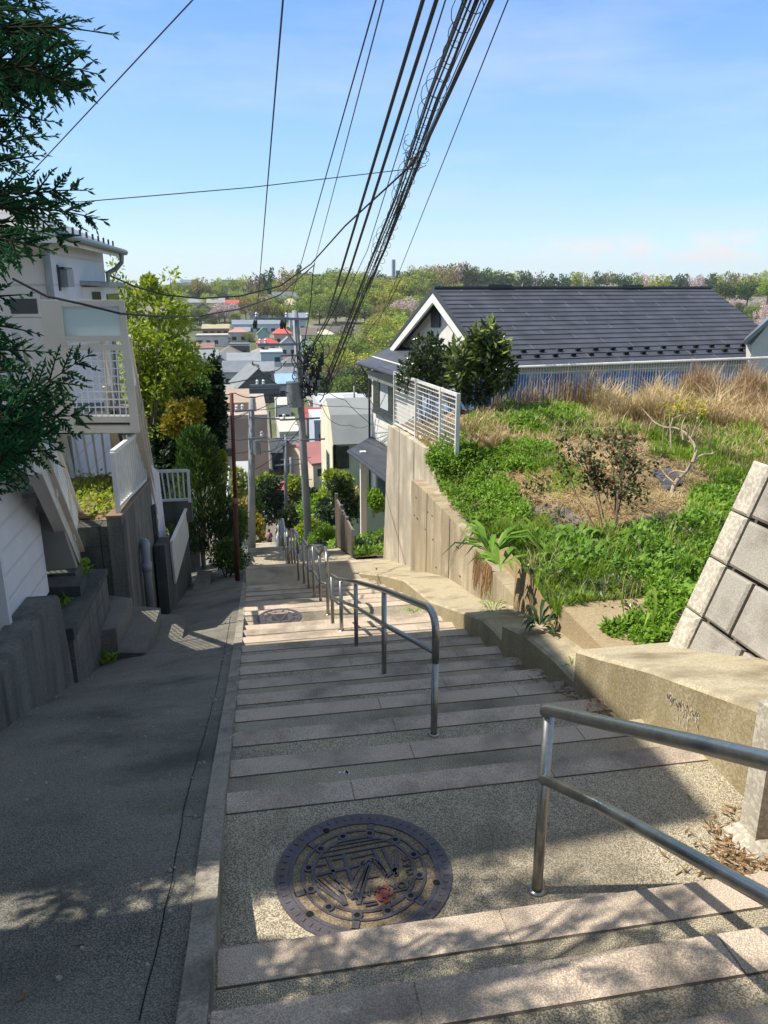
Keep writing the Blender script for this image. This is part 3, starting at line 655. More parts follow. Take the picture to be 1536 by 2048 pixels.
# screen with frosted pane and wire grid
scr = thing('balcony_screen', (-1.9,10,-1.8), 'beige framed screen with a frosted pane above a white wire grid', 'screen')
mb = MB()
for px in ([(78,600),(122,600),(150,865),(113,865)], [(236,600),(247,600),(279,865),(262,865)], [(110,600),(245,600),(246,613),(112,613)], [(120,672),(250,672),(251,683),(122,683)], [(120,690),(252,690),(253,701),(122,701)], [(135,833),(268,833),(269,845),(137,845)], [(140,852),(272,852),(274,866),(142,866)]):
    mb.prism(*prY(px, 10.0+.002*len(mb.v)/8, .07))
mb.build('frame', M['beige_frame'], scr)
mb = MB(); mb.prism(*prY([(85,612),(90,612),(100,672),(93,672)],10.03,.02)); mb.prism(*prY([(118,613),(237,613),(243,672),(124,672)], 10.03, .02)); mb.build('frosted_pane', frost, scr)
mb = MB()
for i in range(9): a, b = atY(120+i*2,706+i*15.5,10.03), atY(262,706+i*15.5,10.03); mb.bar(a, b, .013, .013)
for i in range(10): x = 128+i*13; mb.bar(atY(x,700,10.02), atY(x+16*(1-i/18),834,10.02), .012, .012, up=(0,1,0))
mb.build('wire_grid', M['white_wire'], scr)
mb = MB(); mb.box(-3.6,-1.5,10.12,11.6,-1.72,-1.62); tag(mb.build('landing_slab', M['dark_trim']), 'dark edge of the stair landing behind the beige screen', 'landing')
# white baluster railings
def baluster_rail(label, p00, p10, p01, p11, n, wbar=.028, parent=None):
    """p00-p10 top edge, p01-p11 bottom edge (3D)"""
    a, b, c, d = map(Vector, (p00,p10,p01,p11)); t = thing('railing', (c.x,c.y,c.z), label, 'railing', 'white baluster railings on the left')
    mb = MB(); mb.bar(a, b, .055, .05); mb.bar(c, d, .045, .04); mb.build('rails', M['white_metal'], t)
    for q0, q1 in ((a,c),(b,d)): mb = MB(); mb.bar(q0, q1-Vector((0,0,.06)), .05, .05, up=(0,1,0)); mb.build('post', M['white_metal'], t)
    for i in range(1, n):
        mb = MB(); mb.bar(a.lerp(b,i/n), c.lerp(d,i/n), wbar, wbar*.7, up=(0,1,0)); mb.build('baluster', M['white_metal'], t)
    return t
baluster_rail('front facing white railing under the frosted screen', atY(128,868,11.2), atY(258,860,11.2), atY(150,966,11.2), atY(262,962,11.2), 7)
baluster_rail('white railing running downhill on top of the stained wall with the grey pipe', (-1.53,8.85,-1.80),(-1.53,11.25,-1.98),(-1.53,8.85,-2.44),(-1.53,11.25,-2.70), 15, .03)
baluster_rail('small front facing white railing in front of the dark conifer', atY(312,943,14.2), atY(376,941,14.2), atY(322,1001,14.2), atY(379,998,14.2), 6)
# under-stair beige wall and dark steps below it
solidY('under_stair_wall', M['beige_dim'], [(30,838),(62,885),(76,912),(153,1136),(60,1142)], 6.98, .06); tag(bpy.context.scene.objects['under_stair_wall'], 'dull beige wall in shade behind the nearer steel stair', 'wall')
es = thing('entry_steps', (-2.3,9.0,-3.8), 'two dark weathered steps below the beige wall behind the planter', 'steps')
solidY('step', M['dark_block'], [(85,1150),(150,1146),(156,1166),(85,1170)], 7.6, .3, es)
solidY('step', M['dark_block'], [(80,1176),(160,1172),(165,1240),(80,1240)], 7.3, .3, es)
# back block wall, raised bed with plank and its dark front wall
solidY('bed_back_wall', M['old_wall'], [(140,972),(262,968),(268,1040),(150,1040)], 11.25, .15); tag(bpy.context.scene.objects['bed_back_wall'], 'shaded block wall below the front white railing, behind the raised bed', 'wall')
mb = MB(); mb.box(-2.7,-1.55,8.98,11.2,-3.2,-2.62); tag(mb.build('raised_bed', M['soil']), 'small raised bed of soil full of sunlit weeds', 'planting bed')
mb = MB(); mb.bar((-1.95,9.0,-2.58),(-2.06,11.0,-2.56),.16,.03); tag(mb.build('plank', M['plank']), 'old brown plank lying across the sunlit raised bed', 'plank')
bfw = thing('bed_front_wall', (-1.8,8.7,-3.9), 'nearly black block wall at the front of the raised bed', 'wall')
mb = MB()
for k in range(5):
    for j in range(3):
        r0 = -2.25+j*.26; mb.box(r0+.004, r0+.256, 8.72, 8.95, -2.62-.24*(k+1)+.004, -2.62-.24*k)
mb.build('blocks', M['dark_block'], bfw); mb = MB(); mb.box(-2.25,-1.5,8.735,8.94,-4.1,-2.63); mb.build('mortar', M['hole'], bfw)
# stained slanting wall with pipe
w5 = thing('side_wall', (-1.5,10,-4.6), 'stained grey wall with wooden coping and a drain pipe, carrying the white railing', 'wall')
mb = MB(); mb.prism([(-1.48,8.7,-2.52),(-1.48,11.4,-2.77),(-1.48,11.4,-5.2),(-1.48,8.98,-4.4),(-1.48,8.7,-4.2)], (-.16,0,0)); mb.build('wall_face', M['old_wall'], w5)
mb = MB(); mb.bar((-1.56,8.68,-2.50),(-1.56,11.4,-2.75),.17,.025); mb.build('coping', M['plank'], w5)
def drainpipe(label, s, r, z0, z1, out=.09, rad=.055):
    t = thing('drain_pipe', (r, s, z1), label, 'drain pipe', 'grey drain pipes on the left walls')
    mb = MB(); mb.tube([(r-.1,s+.28,z0),(r,s+.1,z0),(r,s+.02,z0-.02)]+[(r,s,z0-.1),(r,s,z1)], rad, 14); mb.build('pipe', M['pvc'], t, True)
    mb = MB(); mb.tube([(r-.03,s+.18,z0),(r-.02,s+.12,z0)], rad*1.25, 14); mb.build('collar', M['pvc'], t, True); mb = MB(); mb.tube([(r,s,z0-.2),(r,s,z0-.32)], rad*1.18, 14); mb.build('collar', M['pvc'], t, True)
p_ = atX(290,1095,-1.40); drainpipe('nearer grey drain pipe bending down the stained wall', p_.y, -1.40, p_.z, p_.z-.95)
p_ = atX(402,1055,-1.22); drainpipe('farther grey drain pipe beside the hedge', p_.y, -1.22, p_.z, p_.z-1.15)
# pale return wall with meter plate
solidX('return_wall', M['lav_siding'], [(298,925),(318,945),(334,1085),(330,1195),(306,1190)], -1.52, .2); tag(bpy.context.scene.objects['return_wall'], 'narrow pale siding strip between the stained wall and the steel stair', 'wall')
mp_ = thing('meter_plate', atX(312,1110,-1.47), 'black slotted plate with hanging loops on the pale strip of wall', 'meter plate')
solidX('plate', M['hole'], [(303,1012),(311,1008),(321,1105),(313,1112)], -1.47, .03, mp_)
for i in range(4):
    p = atX(312+i*2.4, 1020+i*25, -1.44); mb = MB(); mb.tube([p+Vector((0,.05*math.cos(a),.06*math.sin(a))) for a in [j*math.pi/5 for j in range(11)]], .012, 6); mb.build('loop', M['galv'], mp_)
# second wall with white sheet
w6 = thing('lower_wall', (-1.3,13,-6), 'dark streaked wall topped by a slanting white sheet, below the farther steel stair', 'wall')
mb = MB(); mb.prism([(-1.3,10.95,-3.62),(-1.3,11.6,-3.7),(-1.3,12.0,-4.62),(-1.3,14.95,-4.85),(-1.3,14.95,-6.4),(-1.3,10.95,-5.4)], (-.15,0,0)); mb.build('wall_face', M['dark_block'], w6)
solidX('white_sheet', M['white_metal'], [(343,1084),(373,1015),(378,1073),(352,1168)], -1.26, .03, w6)
mb = MB(); mb.bar(atX(343,1084,-1.26), atX(373,1015,-1.26), .05, .03); mb.build('sheet_cap', M['white_trim'], w6)
solidY('far_bed_wall', M['old_wall'], [(322,1004),(382,1001),(386,1044),(327,1046)], 14.35, .2); tag(bpy.context.scene.objects['far_bed_wall'], 'brownish block wall below the small front railing', 'wall')
w7 = thing('corner_wall', (-1.4,16,-6.2), 'dark corner wall with a short white panel, just before the hedge', 'wall')
solidX('panel', M['white_metal'], [(379,980),(393,966),(394,1030),(385,1046)], -1.42, .03, w7)
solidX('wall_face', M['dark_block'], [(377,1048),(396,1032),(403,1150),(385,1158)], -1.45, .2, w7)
# doorstep slabs
def slabstep(name, px, z, th, parent, m='rampc'):
    mb = MB(); mb.prism([atZ(x,y,z) for x,y in px], (0,0,-th)); return mb.build(name, M[m], parent)
ds1 = thing('door_steps', (-1.2,8.5,-3.9), 'nearer flight of three concrete doorsteps rising from the ramp to the left', 'steps', 'doorsteps beside the ramp')
slabstep('step', [(233,1305),(290,1306),(321,1216),(267,1211)], -3.64, .5, ds1); slabstep('step', [(288,1304),(363,1285),(373,1231),(318,1228)], -3.82, .5, ds1); slabstep('step', [(195,1262),(232,1256),(264,1196),(215,1190)], -3.40, .7, ds1)
ds2 = thing('door_steps', (-1,15,-6), 'farther flight of concrete doorsteps by the hedge, with small sunlit patches', 'steps', 'doorsteps beside the ramp')
slabstep('step', [(384,1184),(418,1183),(424,1142),(396,1140)], -5.38, .7, ds2); slabstep('step', [(416,1182),(450,1180),(452,1148),(424,1146)], -5.55, .7, ds2)
# white fence sheets farther down
wf = thing('white_fence', atX(455,1060,-.75), 'curved white sheet fence behind the red pole', 'fence')
solidX('sheet', M['white_metal'], [(459,932),(462,1018),(449,1085),(444,1042),(453,1012)], -.75, .04, wf)
mb = MB(); a = atX(448,1085,-.78)
for i in range(7): p = atX(425+i*3.4,1008+i*2,-1.0); mb.bar(p, p-Vector((0,0,.7)), .02,.02, up=(0,1,0))
mb.build('lattice', M['white_wire'], wf)
# ------------------------------------------------------------------ the left house with bay window
hb = thing('house', (-5,14,-5), 'pale sided house on the left with a projecting bay window and grey hipped roof', 'house')
mb = MB(); mb.box(-7.5,-2.62,11.72,16.3,-6,.62); mb.build('side_wall', M['lav_siding'], hb)
mb = MB(); mb.box(-7.5,-2.62,11.66,11.718,-6,.62); mb.build('front_wall', M['beige_siding'], hb)
M['roof_tile'] = siding('roof_tile', '#8f8f93', .1, .75, 'z')
mb = MB(); e0, e1, e2, e3 = (-7.9,11.0,.66),(-2.33,11.0,.66),(-2.33,16.7,.66),(-7.9,16.7,.66); k0, k1 = (-5.1,13.6,2.0),(-5.1,14.1,2.0)
mb.add([e0,e1,e2,e3,k0,k1], [(0,1,4),(1,2,5,4),(2,3,5),(3,0,4,5),(3,2,1,0)]); mb.build('roof', M['roof_tile'], hb)
mb = MB(); mb.bar((-2.33,10.98,.6),(-2.33,16.72,.6),.03,.16); mb.bar((-7.9,11.0,.6),(-2.315,11.0,.6),.03,.16); mb.build('fascia', M['white_trim'], hb)
mb = MB(); mb.tube([(-2.27,10.95,.62),(-2.27,16.8,.62)], .055, 10); mb.build('gutter', M['galv'], hb)
mb = MB(); mb.tube([(-2.27,16.3,.6),(-2.29,16.3,.42),(-2.4,16.3,.3),(-2.56,16.25,.22),(-2.57,16.25,-5)], .045, 8); mb.build('downpipe', M['galv'], hb); mb = MB(); mb.tube([(-2.6,11.6,.6),(-2.6,11.6,-3)], .05, 8); mb.build('downpipe', M['galv'], hb)
for i in range(9): mb = MB(); s = 11.9+i*.52; mb.bar((-2.38,s,.68),(-2.38,s,.80),.03,.02,up=(0,1,0)); mb.build('snow_guard', M['dark_trim'], hb)
bay = MB(); bay.prism([(-2.62,13.9,-.95),(-2.3,14.15,-.95),(-2.3,15.6,-.95),(-2.62,15.85,-.95)], (0,0,.92)); bw_ = bay.build('bay_window', M['white_trim'], hb)
mb = MB(); mb.prism([(-2.64,13.75,0),(-2.2,14.05,-.03),(-2.2,15.7,-.03),(-2.64,16.0,0)], (0,0,.07)); mb.build('bay_roof', M['galv'], bw_)
mb = MB(); mb.bar((-2.485,14.0,-.42),(-2.365,14.09,-.42),.02,.62); mb.box(-2.31,-2.28,14.25,15.5,-.75,-.15); mb.build('pane', M['glass'], bw_)
mb = MB(); mb.box(-2.63,-2.5,12.3,12.75,-.03,.22); mb.build('vent_hood', M['pvc'], hb)
mb = MB(); mb.box(-2.64,-2.6,12.22,12.3,-.08,.28); mb.box(-2.64,-2.52,12.25,12.8,.225,.25); mb.build('vent_edge', M['dark_trim'], hb)
mb = MB(); mb.box(-3.2,-2.75,11.63,11.66,-.42,-.13); mb.build('front_window', M['white_trim'], hb); mb = MB(); mb.box(-3.15,-2.8,11.62,11.64,-.38,-.18); mb.build('front_pane', M['glass'], hb)
# red lamp pole
rpz = thing('red_pole', (-.352,13.2,-5.12), 'slim rust red steel pole beside the hedge', 'pole')
mb = MB(); mb.tube([(-.352,13.2,-5.1),(-.31,13.2,-3.6)], .045, 10); mb.build('lower_pole', M['rust'], rpz, True)
mb = MB(); mb.tube([(-.31,13.2,-3.6),(-.275,13.2,-1.74)], .034, 10); mb.build('upper_pole', M['rust'], rpz, True)
mb = MB(); mb.tube([(-.314,13.2,-3.66),(-.311,13.2,-3.56)], .056, 12); mb.build('clamp', M['plank'], rpz, True)
# ------------------------------------------------------------------ the house with the dark roof
HG = ray(868,578)*(27.902/ray(868,578).y); HA = math.radians(82.44); HU = Vector((math.sin(HA),math.cos(HA),0)); HW = Vector((-math.cos(HA),math.sin(HA),0)); HH = 2.306; HWD = 4.9; HL = 11.9
def hl(u, w, z): return HG+HU*u+HW*w+Vector((0,0,z))
def hp(x, y, U):
    d = ray(x,y); t = (HG+HU*U).dot(HU)/d.dot(HU); p = d*t-HG; return p.dot(HU), p.dot(HW), p.z
dh = thing('house', hl(6,0,-8), 'large white house with a dark slate grey gabled roof and a louvred gable vent', 'house')
m, nt, N, L = newmat('dark_roof'); M['roof_dark'] = m
out = N.new('ShaderNodeOutputMaterial'); b = N.new('ShaderNodeBsdfPrincipled'); L.new(b.outputs[0], out.inputs[0])
g = N.new('ShaderNodeNewGeometry')
nz = tex(N, L, g.outputs['Position'], 'noise', 1.5, 5); base = mix(N, L, srgb('#393b42'), srgb('#4a4d56'), ramp(N, L, nz, [(.35,0.),(.7,1.)]))
L.new(mix(N, L, base, srgb('#5a5d66'), ramp(N, L, tex(N, L, g.outputs['Position'], 'noise', 160, 2), [(.6,0.),(.8,.5)])), b.inputs['Base Color']); b.inputs['Roughness'].default_value = .55
NR = 17; mb = MB(); gaps = MB(); rnd = random.Random(2)
sl_ = Vector((0,0,0))
for i in range(NR):
    t0, t1 = i/NR, (i+1)/NR
    lift = .05
    p = [hl(0,-HWD*t0,-HH*t0+.02), hl(HL,-HWD*t0,-HH*t0+.02), hl(HL,-HWD*t1,-HH*t1+lift), hl(0,-HWD*t1,-HH*t1+lift)]
    q = [v-Vector((0,0,.07)) for v in p]
    mb.add(p+q, [(0,3,2,1),(4,5,6,7),(3,7,6,2),(0,4,7,3),(1,2,6,5),(0,1,5,4)])
    for j in range(3):
        u = (rnd.random()*.2+[.8,4.6,8.4][j]+(i%4)*.95) % HL
        a, b_ = hl(u,-HWD*t0,-HH*t0+.03), hl(u,-HWD*t1,-HH*t1+lift+.006); gaps.bar(a, b_, .02, .008)
mb.prism([hl(0,0,.02), hl(0,HWD,-HH+.02), hl(0,HWD,-HH-.08), hl(0,0,-.08)], HU*HL)
mb.build('roof', M['roof_dark'], dh); gaps.build('tile_joint', mat('tile_joint','#6a6d75',None,.6), dh)
mb = MB(); mb.bar(hl(-.02,0,.05), hl(HL+.02,0,.05), .22, .08); mb.build('ridge_cap', M['dark_trim'], dh)
for u in (2.05, 7.7):
    mb = MB(); mb.bar(hl(u,0,.11), hl(u+.95,0,.11), .3, .08); mb.build('ridge_vent', M['dark_trim'], dh)
for sgn in (-1, 1):
    mb = MB(); a, b_ = hl(-.05,0,-.1), hl(-.05,sgn*HWD,-HH-.1); mb.prism([a, b_, b_-Vector((0,0,.3)), a-Vector((0,0,.36))], HU*.1); mb.build('barge_board', M['white_trim'], dh)
    mb = MB(); a, b_ = hl(-.08,0,.03), hl(-.08,sgn*(HWD+.03),-HH+.03); mb.prism([a, b_, b_-Vector((0,0,.13)), a-Vector((0,0,.14))], HU*.13); mb.build('rake_trim', M['dark_trim'], dh)
mb = MB(); mb.tube([hl(0,-HWD-.05,-HH), hl(HL,-HWD-.05,-HH)], .07, 8); mb.build('gutter', M['dark_trim'], dh)
for row in (0, 1):
    for j in range(18):
        u = .5+j*.66+(row*.33); t = (15.55-row)/NR; mb = MB()
        mb.obox(hl(u,-HWD*t,-HH*t+.09), HU*.08, (HW*.045), Vector((0,0,.035))); mb.build('snow_guard', M['hole'], dh)
mb = MB(); W0 = 4.35; k = HH/HWD
mb.prism([hl(.5,-W0,-9), hl(.5,W0,-9), hl(.5,W0,-k*W0-.1), hl(.5,0,-.12), hl(.5,-W0,-k*W0-.1)], HU*(HL-1)); mb.build('wall', M['stucco'], dh)
# gable louvre
_, wv, zv = hp(871,634,.48); lv = MB(); pts = []
for x, y in ((863,655),(863,624),(871,614),(880,624),(880,655)): _, a, c = hp(x,y,.47); pts.append(hl(.47,a,c))
lv.prism(pts, HU*-.03); vt = lv.build('gable_vent', M['dark_trim'], dh)
lv = MB()
for i in range(8): y = 626+i*3.6; a = hp(864.5,y,.42); b_ = hp(878.5,y,.42); lv.bar(hl(.425,a[1],a[2]), hl(.425,b_[1],b_[2]), .03, .05)
lv.build('louvre', M['cable_grey'], vt)
# pent roof and lower front below the gable
eu, ew, ez = hp(720,724,-1.5); tu, tw, tz = hp(796,690,.5)
mb = MB(); mb.add([hl(-1.5,ew,ez), hl(-1.5,-5.0,ez), hl(.48,-4.4,tz), hl(.48,tw+.3,tz), hl(-1.5,ew,ez-.1), hl(-1.5,-5.0,ez-.1), hl(.48,-4.4,tz-.3), hl(.48,tw+.3,tz-.3)], [(0,1,2,3),(7,6,5,4),(0,4,5,1),(1,5,6,2),(2,6,7,3),(3,7,4,0)])
mb.build('pent_roof', M['roof_dark'], dh)
mb = MB(); mb.tube([hl(-1.55,ew,ez-.05), hl(-1.55,-5,ez-.05)], .07, 8); c_ = hp(742,752,-.9); mb.tube([hl(-1.5,ew-.1,ez-.1), hl(-1.2,c_[1],ez-.45), hl(-.98,c_[1],ez-.7), hl(-.98,c_[1],-9)], .05, 8); mb.build('pent_gutter', M['dark_trim'], dh)
mb = MB(); mb.prism([hl(-.9,c_[1]-.1,-9), hl(-.9,-4.3,-9), hl(-.9,-4.3,ez+.2), hl(-.9,c_[1]-.1,ez+.2)], HU*1.3); mb.build('lower_wall', M['stucco'], dh)
def hquad(name, px, U, dep, m, par): mb = MB(); mb.prism([hl(*( (U,)+hp(x,y,U)[1:])) for x, y in px], HU*dep); return mb.build(name, m, par)
wd = hquad('upper_window', [(746,752),(787,772),(787,836),(746,818)], -1.0, .12, M['dark_trim'], dh)
hquad('curtain', [(760,762),(776,770),(776,822),(760,815)], -1.03, .03, M['curtain'], wd)
hquad('pane', [(749,757),(758,761),(758,814),(749,810)], -1.02, .03, M['glass'], wd); hquad('pane', [(778,771),(785,774),(785,828),(778,824)], -1.02, .03, M['glass'], wd)
hquad('shutter_box', [(736,741),(790,752),(790,776),(736,756)], -1.35, .4, M['shutter'], dh)
hquad('sill', [(744,818),(790,840),(790,846),(744,824)], -1.06, .1, M['dark_trim'], dh)
# porch roof, pillar, lower window
pu = hp(699,899,-3.0); pn = hp(770,962,-3.0); pt_ = hp(742,872,-.9); pt2 = hp(790,850,-.9)
mb = MB(); q = [hl(-3.0,pu[1],pu[2]), hl(-3.0,pn[1]-2,pu[2]), hl(-.9,pn[1]-2,pt_[2]), hl(-.9,pt_[1],pt_[2])]; mb.add(q+[v-Vector((0,0,.14)) for v in q], [(0,1,2,3),(7,6,5,4),(0,4,5,1),(1,5,6,2),(2,6,7,3),(3,7,4,0)]); mb.build('porch_roof', M['roof_dark'], dh)
mb = MB(); mb.tube([q[0]+HU*-.04-Vector((0,0,.07)), q[1]+HU*-.04-Vector((0,0,.07))], .07, 8); mb.build('porch_gutter', M['dark_trim'], dh)
pc = hp(727,1040,-2.6); mb = MB(); c0 = hl(-2.6,pc[1],pc[2]); mb.box(c0.x-.11,c0.x+.11,c0.y-.11,c0.y+.11,c0.z-.8,hl(0,0,pu[2]).z); mb.build('pillar', M['white_trim'], dh)
lw = hquad('lower_window', [(751,920),(772,932),(772,1018),(751,1002)], -1.0, .12, M['dark_trim'], dh)
hquad('pane', [(755,928),(768,936),(768,1008),(755,998)], -1.03, .03, M['glass'], lw)
# neighbour gable at the right edge
ng = thing('house', (15.5,24,-5), 'white gabled house just showing at the right edge beyond the dark roof', 'house')
solidY('gable_wall', M['stucco'], [(1503,690),(1536,650),(1640,568),(1760,690),(1760,760),(1503,760)], 24, .3, ng)
mb = MB(); a, b_, c_ = atY(1490,690,23.6), atY(1640,556,23.6), atY(1780,690,23.6); e = Vector((3.4,4.6,0)); mb.prism([a,b_,b_+Vector((0,0,.16)),a+Vector((-.1,0,.1))], e); mb.prism([b_,c_,c_+Vector((.1,0,.1)),b_+Vector((0,0,.16))], e); mb.build('roof', M['galv'], ng)
# ------------------------------------------------------------------ fences of the garden
fn = thing('wire_fence', (5,14,-2.3), 'long white wire fence behind the dry reeds, backed by blue sheeting', 'fence')
tops = lambda r: -1.49+.018*(r-4.7); F0, F1 = 4.55, 12.0
mb = MB(); mb.tube([(F0,14,tops(F0)),(F1,14,tops(F1))], .028, 8); mb.bar((F0,14,tops(F0)-.12),(F1,14,tops(F1)-.12),.012,.012); mb.bar((F0,14,-2.15),(F1,14,-2.1),.012,.012); mb.build('rails', M['white_metal'], fn)
mb = MB(); r = F0
while r < F1: mb.bar((r,14,-2.35),(r,14,tops(r)-.01),.009,.009,up=(0,1,0)); r += .055
mb.build('wires', M['white_metal'], fn)
r = F0+.25
while r < F1: mb = MB(); mb.tube([(r,14.05,-2.6),(r,14.05,tops(r)+.05)], .035, 8); mb.build('post', M['galv'], fn); r += 1.28
tp = MB(); tp.grid(60, 6, lambda u, v: (lerp(4.4,12.2,u), 14.35+.05*math.sin(u*55)+.04*mnoise.noise(Vector((u*18,v*3,0))), lerp(-2.9,-1.66+.05*mnoise.noise(Vector((u*9,0,2))),v)))
tag(tp.build('tarpaulin', M['blue_tarp'], smooth=True), 'long blue sheeting hung behind the white wire fence', 'tarpaulin')
mf = thing('mesh_fence', (3.05,11,-2.6), 'white mesh fence panels standing on top of the tall retaining wall', 'fence')
zt = lambda s: lerp(-1.56,-1.77,(s-11)/5); zb = lambda s: lerp(-2.47,-2.83,(s-11)/5)
mb = MB(); mb.bar((3.05,11,zt(11)),(3.05,16,zt(16)),.04,.05); mb.bar((3.05,11,zb(11)),(3.05,16,zb(16)),.035,.04); mb.build('rails', M['white_metal'], mf)
for s in (11.0,12.0,13.85,15.98): mb = MB(); mb.bar((3.05,s,zb(s)-.12),(3.05,s,zt(s)+.03),.06,.06,up=(0,1,0)); mb.build('post', M['white_metal'], mf)
mb = MB()
for k in range(1, 12): t = k/12; mb.bar((3.05,11,lerp(zb(11),zt(11),t)),(3.05,16,lerp(zb(16),zt(16),t)),.011,.011)
s = 11.1
while s < 16: mb.bar((3.05,s,zb(s)),(3.05,s,zt(s)),.006,.006,up=(0,1,0)); s += .12
mb.build('wires', M['white_metal'], mf)
tp = MB(); tp.grid(24, 6, lambda u, v: (lerp(3.7,4.9,u)+.06*mnoise.noise(Vector((u*7,v*4,9))), lerp(16.6,14.6,u)+.08*math.sin(u*30), lerp(-3.2,-1.95+.12*mnoise.noise(Vector((u*6,3,2))),v)))
tag(tp.build('tarpaulin', M['blue_tarp'], smooth=True), 'crumpled blue sheeting behind the mesh fence and shrubs', 'tarpaulin')
# ------------------------------------------------------------------ the garden bank
def smooth(t): t = max(0., min(1., t)); return t*t*(3-2*t)
def gz(r, s):
    z = interp([(4.2,-2.52),(6,-2.46),(8,-2.38),(11,-2.28),(14,-2.25),(16,-2.7),(22,-4.2)], s)
    z -= .62*smooth((4.3-r)/1.5)*smooth((s-6.9)/.9)*smooth((12.0-s)/1.6)
    if s > 11: z = lerp(z, -2.55-.0615*(s-11.4), smooth((3.9-r)/.7)*smooth((s-11)/.8))
    z += .05*mnoise.noise(Vector((r*1.4,s*1.4,0)))*smooth((r-3)/.6 if s > 11 else 1)+.03*mnoise.noise(Vector((r*4,s*4,7)))
    if r > 4: z += .03*(r-4)
    return z
gm = MB()
def gf(u, v):
    s = lerp(4.35, 15.9, v**1.5); r0 = interp([(4.3,2.66),(4.45,2.36),(5.3,2.36),(7.06,2.6)],s) if s < 7.1 else (2.84 if s < 9 else (2.95 if s < 11.5 else 3.02)); r = lerp(r0, 14, max(0,u-1/70)**1.6/(69/70)**1.6); return (r, s, gz(r,s)-(.9 if u == 0 and s < 11.3 else 0))
gm.grid(70, 80, gf)
tag(gm.build('garden_soil', M['soil'], loc=(5,8,-3), smooth=True), 'strawy soil of the overgrown garden above the retaining wall', kind='structure')
def on_garden(x, y):
    d = ray(x, y); lo, hi = 3.0, 3.0
    while hi < 40:
        hi += .25; p = d*hi
        if p.z < gz(p.x, p.y): break
    lo = hi-.25
    for _ in range(12):
        m_ = (lo+hi)/2; p = d*m_
        if p.z < gz(p.x, p.y): hi = m_
        else: lo = m_
    return d*hi
def inpoly(x, y, P):
    c = False; j = len(P)-1
    for i in range(len(P)):
        if (P[i][1] > y) != (P[j][1] > y) and x < (P[j][0]-P[i][0])*(y-P[i][1])/(P[j][1]-P[i][1])+P[i][0]: c = not c
        j = i
    return c
def gscatter(P, n, rnd):
    xs = [p[0] for p in P]; ys = [p[1] for p in P]; k = 0; out = []
    while len(out) < n and k < n*20:
        k += 1; x, y = rnd.uniform(min(xs),max(xs)), rnd.uniform(min(ys),max(ys))
        if inpoly(x,y,P):
            p = on_garden(x,y)
            if p.y < 13.9 and p.x > interp([(4.3,2.6),(5.2,2.3),(7.0,2.45),(7.2,2.62),(60,2.62)],p.y): out.append(p)
    return out
def blade(mb, p, h, w, rnd, lean=.5, mi=0):
    a = rnd.uniform(0,6.283); d = Vector((math.cos(a),math.sin(a),0)); n = Vector((-d.y,d.x,0))*w/2; l = h*lean*rnd.uniform(.3,1.2)
    m_ = p+d*l*.35+Vector((0,0,h*.6)); t = p+d*l+Vector((0,0,h*rnd.uniform(.75,1)))
    mb.add([p-n, p+n, m_+n*.8, m_-n*.8, t], [(0,1,2,3),(3,2,4)], mi)
def leaf(mb, p, d, up, l, w, mi=0, fold=.0):
    d = d.normalized(); s = d.cross(up)
    if s.length < 1e-3: s = Vector((1,0,0))
    s.normalize(); n = s.cross(d)
    mb.add([p, p+d*l*.5+s*w/2-n*fold*w, p+d*l, p+d*l*.5-s*w/2-n*fold*w], [(0,1,2,3)], mi)
def rdir(rnd, zb=0):
    while True:
        v = Vector((rnd.uniform(-1,1),rnd.uniform(-1,1),rnd.uniform(-1,1)))
        if .1 < v.length < 1: v.normalize(); v.z += zb; return v.normalized()
def patch(name, label, m, P, n, hmin, hmax, w, kind='blade', seed=1, lean=.5, lsize=.05):
    rnd = random.Random(seed); mb = MB()
    for p in gscatter(P, n, rnd):
        dn = .3+1.3*max(0, mnoise.noise(Vector((p.x*2.6,p.y*2.6,seed)))+.4)
        h = rnd.uniform(hmin,hmax)*dn; sz = (.55+.075*p.length)
        if kind == 'blade': blade(mb, p-Vector((0,0,.01)), h, w*sz, rnd, lean)
        else:
            q = p+Vector((0,0,h)); leaf(mb, q, rdir(rnd,.15), Vector((rnd.uniform(-.4,.4),rnd.uniform(-.4,.4),1)), lsize*sz*rnd.uniform(.6,1.3), lsize*sz*.55, 0, .15)
    return tag(mb.build(name, m, loc=(5,8,-3)), label, kind='stuff')
patch('dry_grass','matted straw lying around the rose bush and the bare tree', M['lf_dry'], [(930,900),(1130,850),(1330,870),(1440,960),(1430,1060),(1250,1075),(1060,1060),(980,980)], 9000, .02, .05, .009, seed=22, lean=6)
G_ALL = [(850,925),(925,840),(1010,800),(1180,790),(1536,800),(1536,930),(1440,1080),(1330,1300),(1290,1220),(1060,1240),(1010,1150),(940,1080)]
patch('dry_grass','flattened straw coloured dead grass over the garden', M['lf_dry'], [(915,835),(1010,800),(1536,800),(1536,930),(1490,1010),(1430,1070),(1100,1060),(1000,960),(920,900)], 15000, .02, .12, .008, seed=2, lean=2.6)
patch('tall_dry_grass','big heap of pale dead grass before the wire fence', M['lf_dry'], [(1170,800),(1230,765),(1330,765),(1440,800),(1536,790),(1536,860),(1380,850),(1200,840)], 9500, .12, .5, .007, seed=3, lean=1.0)
patch('reeds','tall brown dead reeds along the wire fence at the right', M['lf_reed'], [(1340,790),(1536,780),(1536,830),(1400,815)], 4200, .3, .62, .007, seed=4, lean=.35)
patch('reeds','thin brown dead reeds along the wire fence by the round shrub', M['lf_reed'], [(985,800),(1210,790),(1210,812),(985,822)], 420, .35, .8, .007, seed=5, lean=.3)
patch('dry_grass','tan dead stalks tangled below the mesh fence', M['lf_dry'], [(918,850),(1020,810),(1040,840),(1000,900),(925,920)], 2600, .08, .3, .007, seed=6, lean=.8)
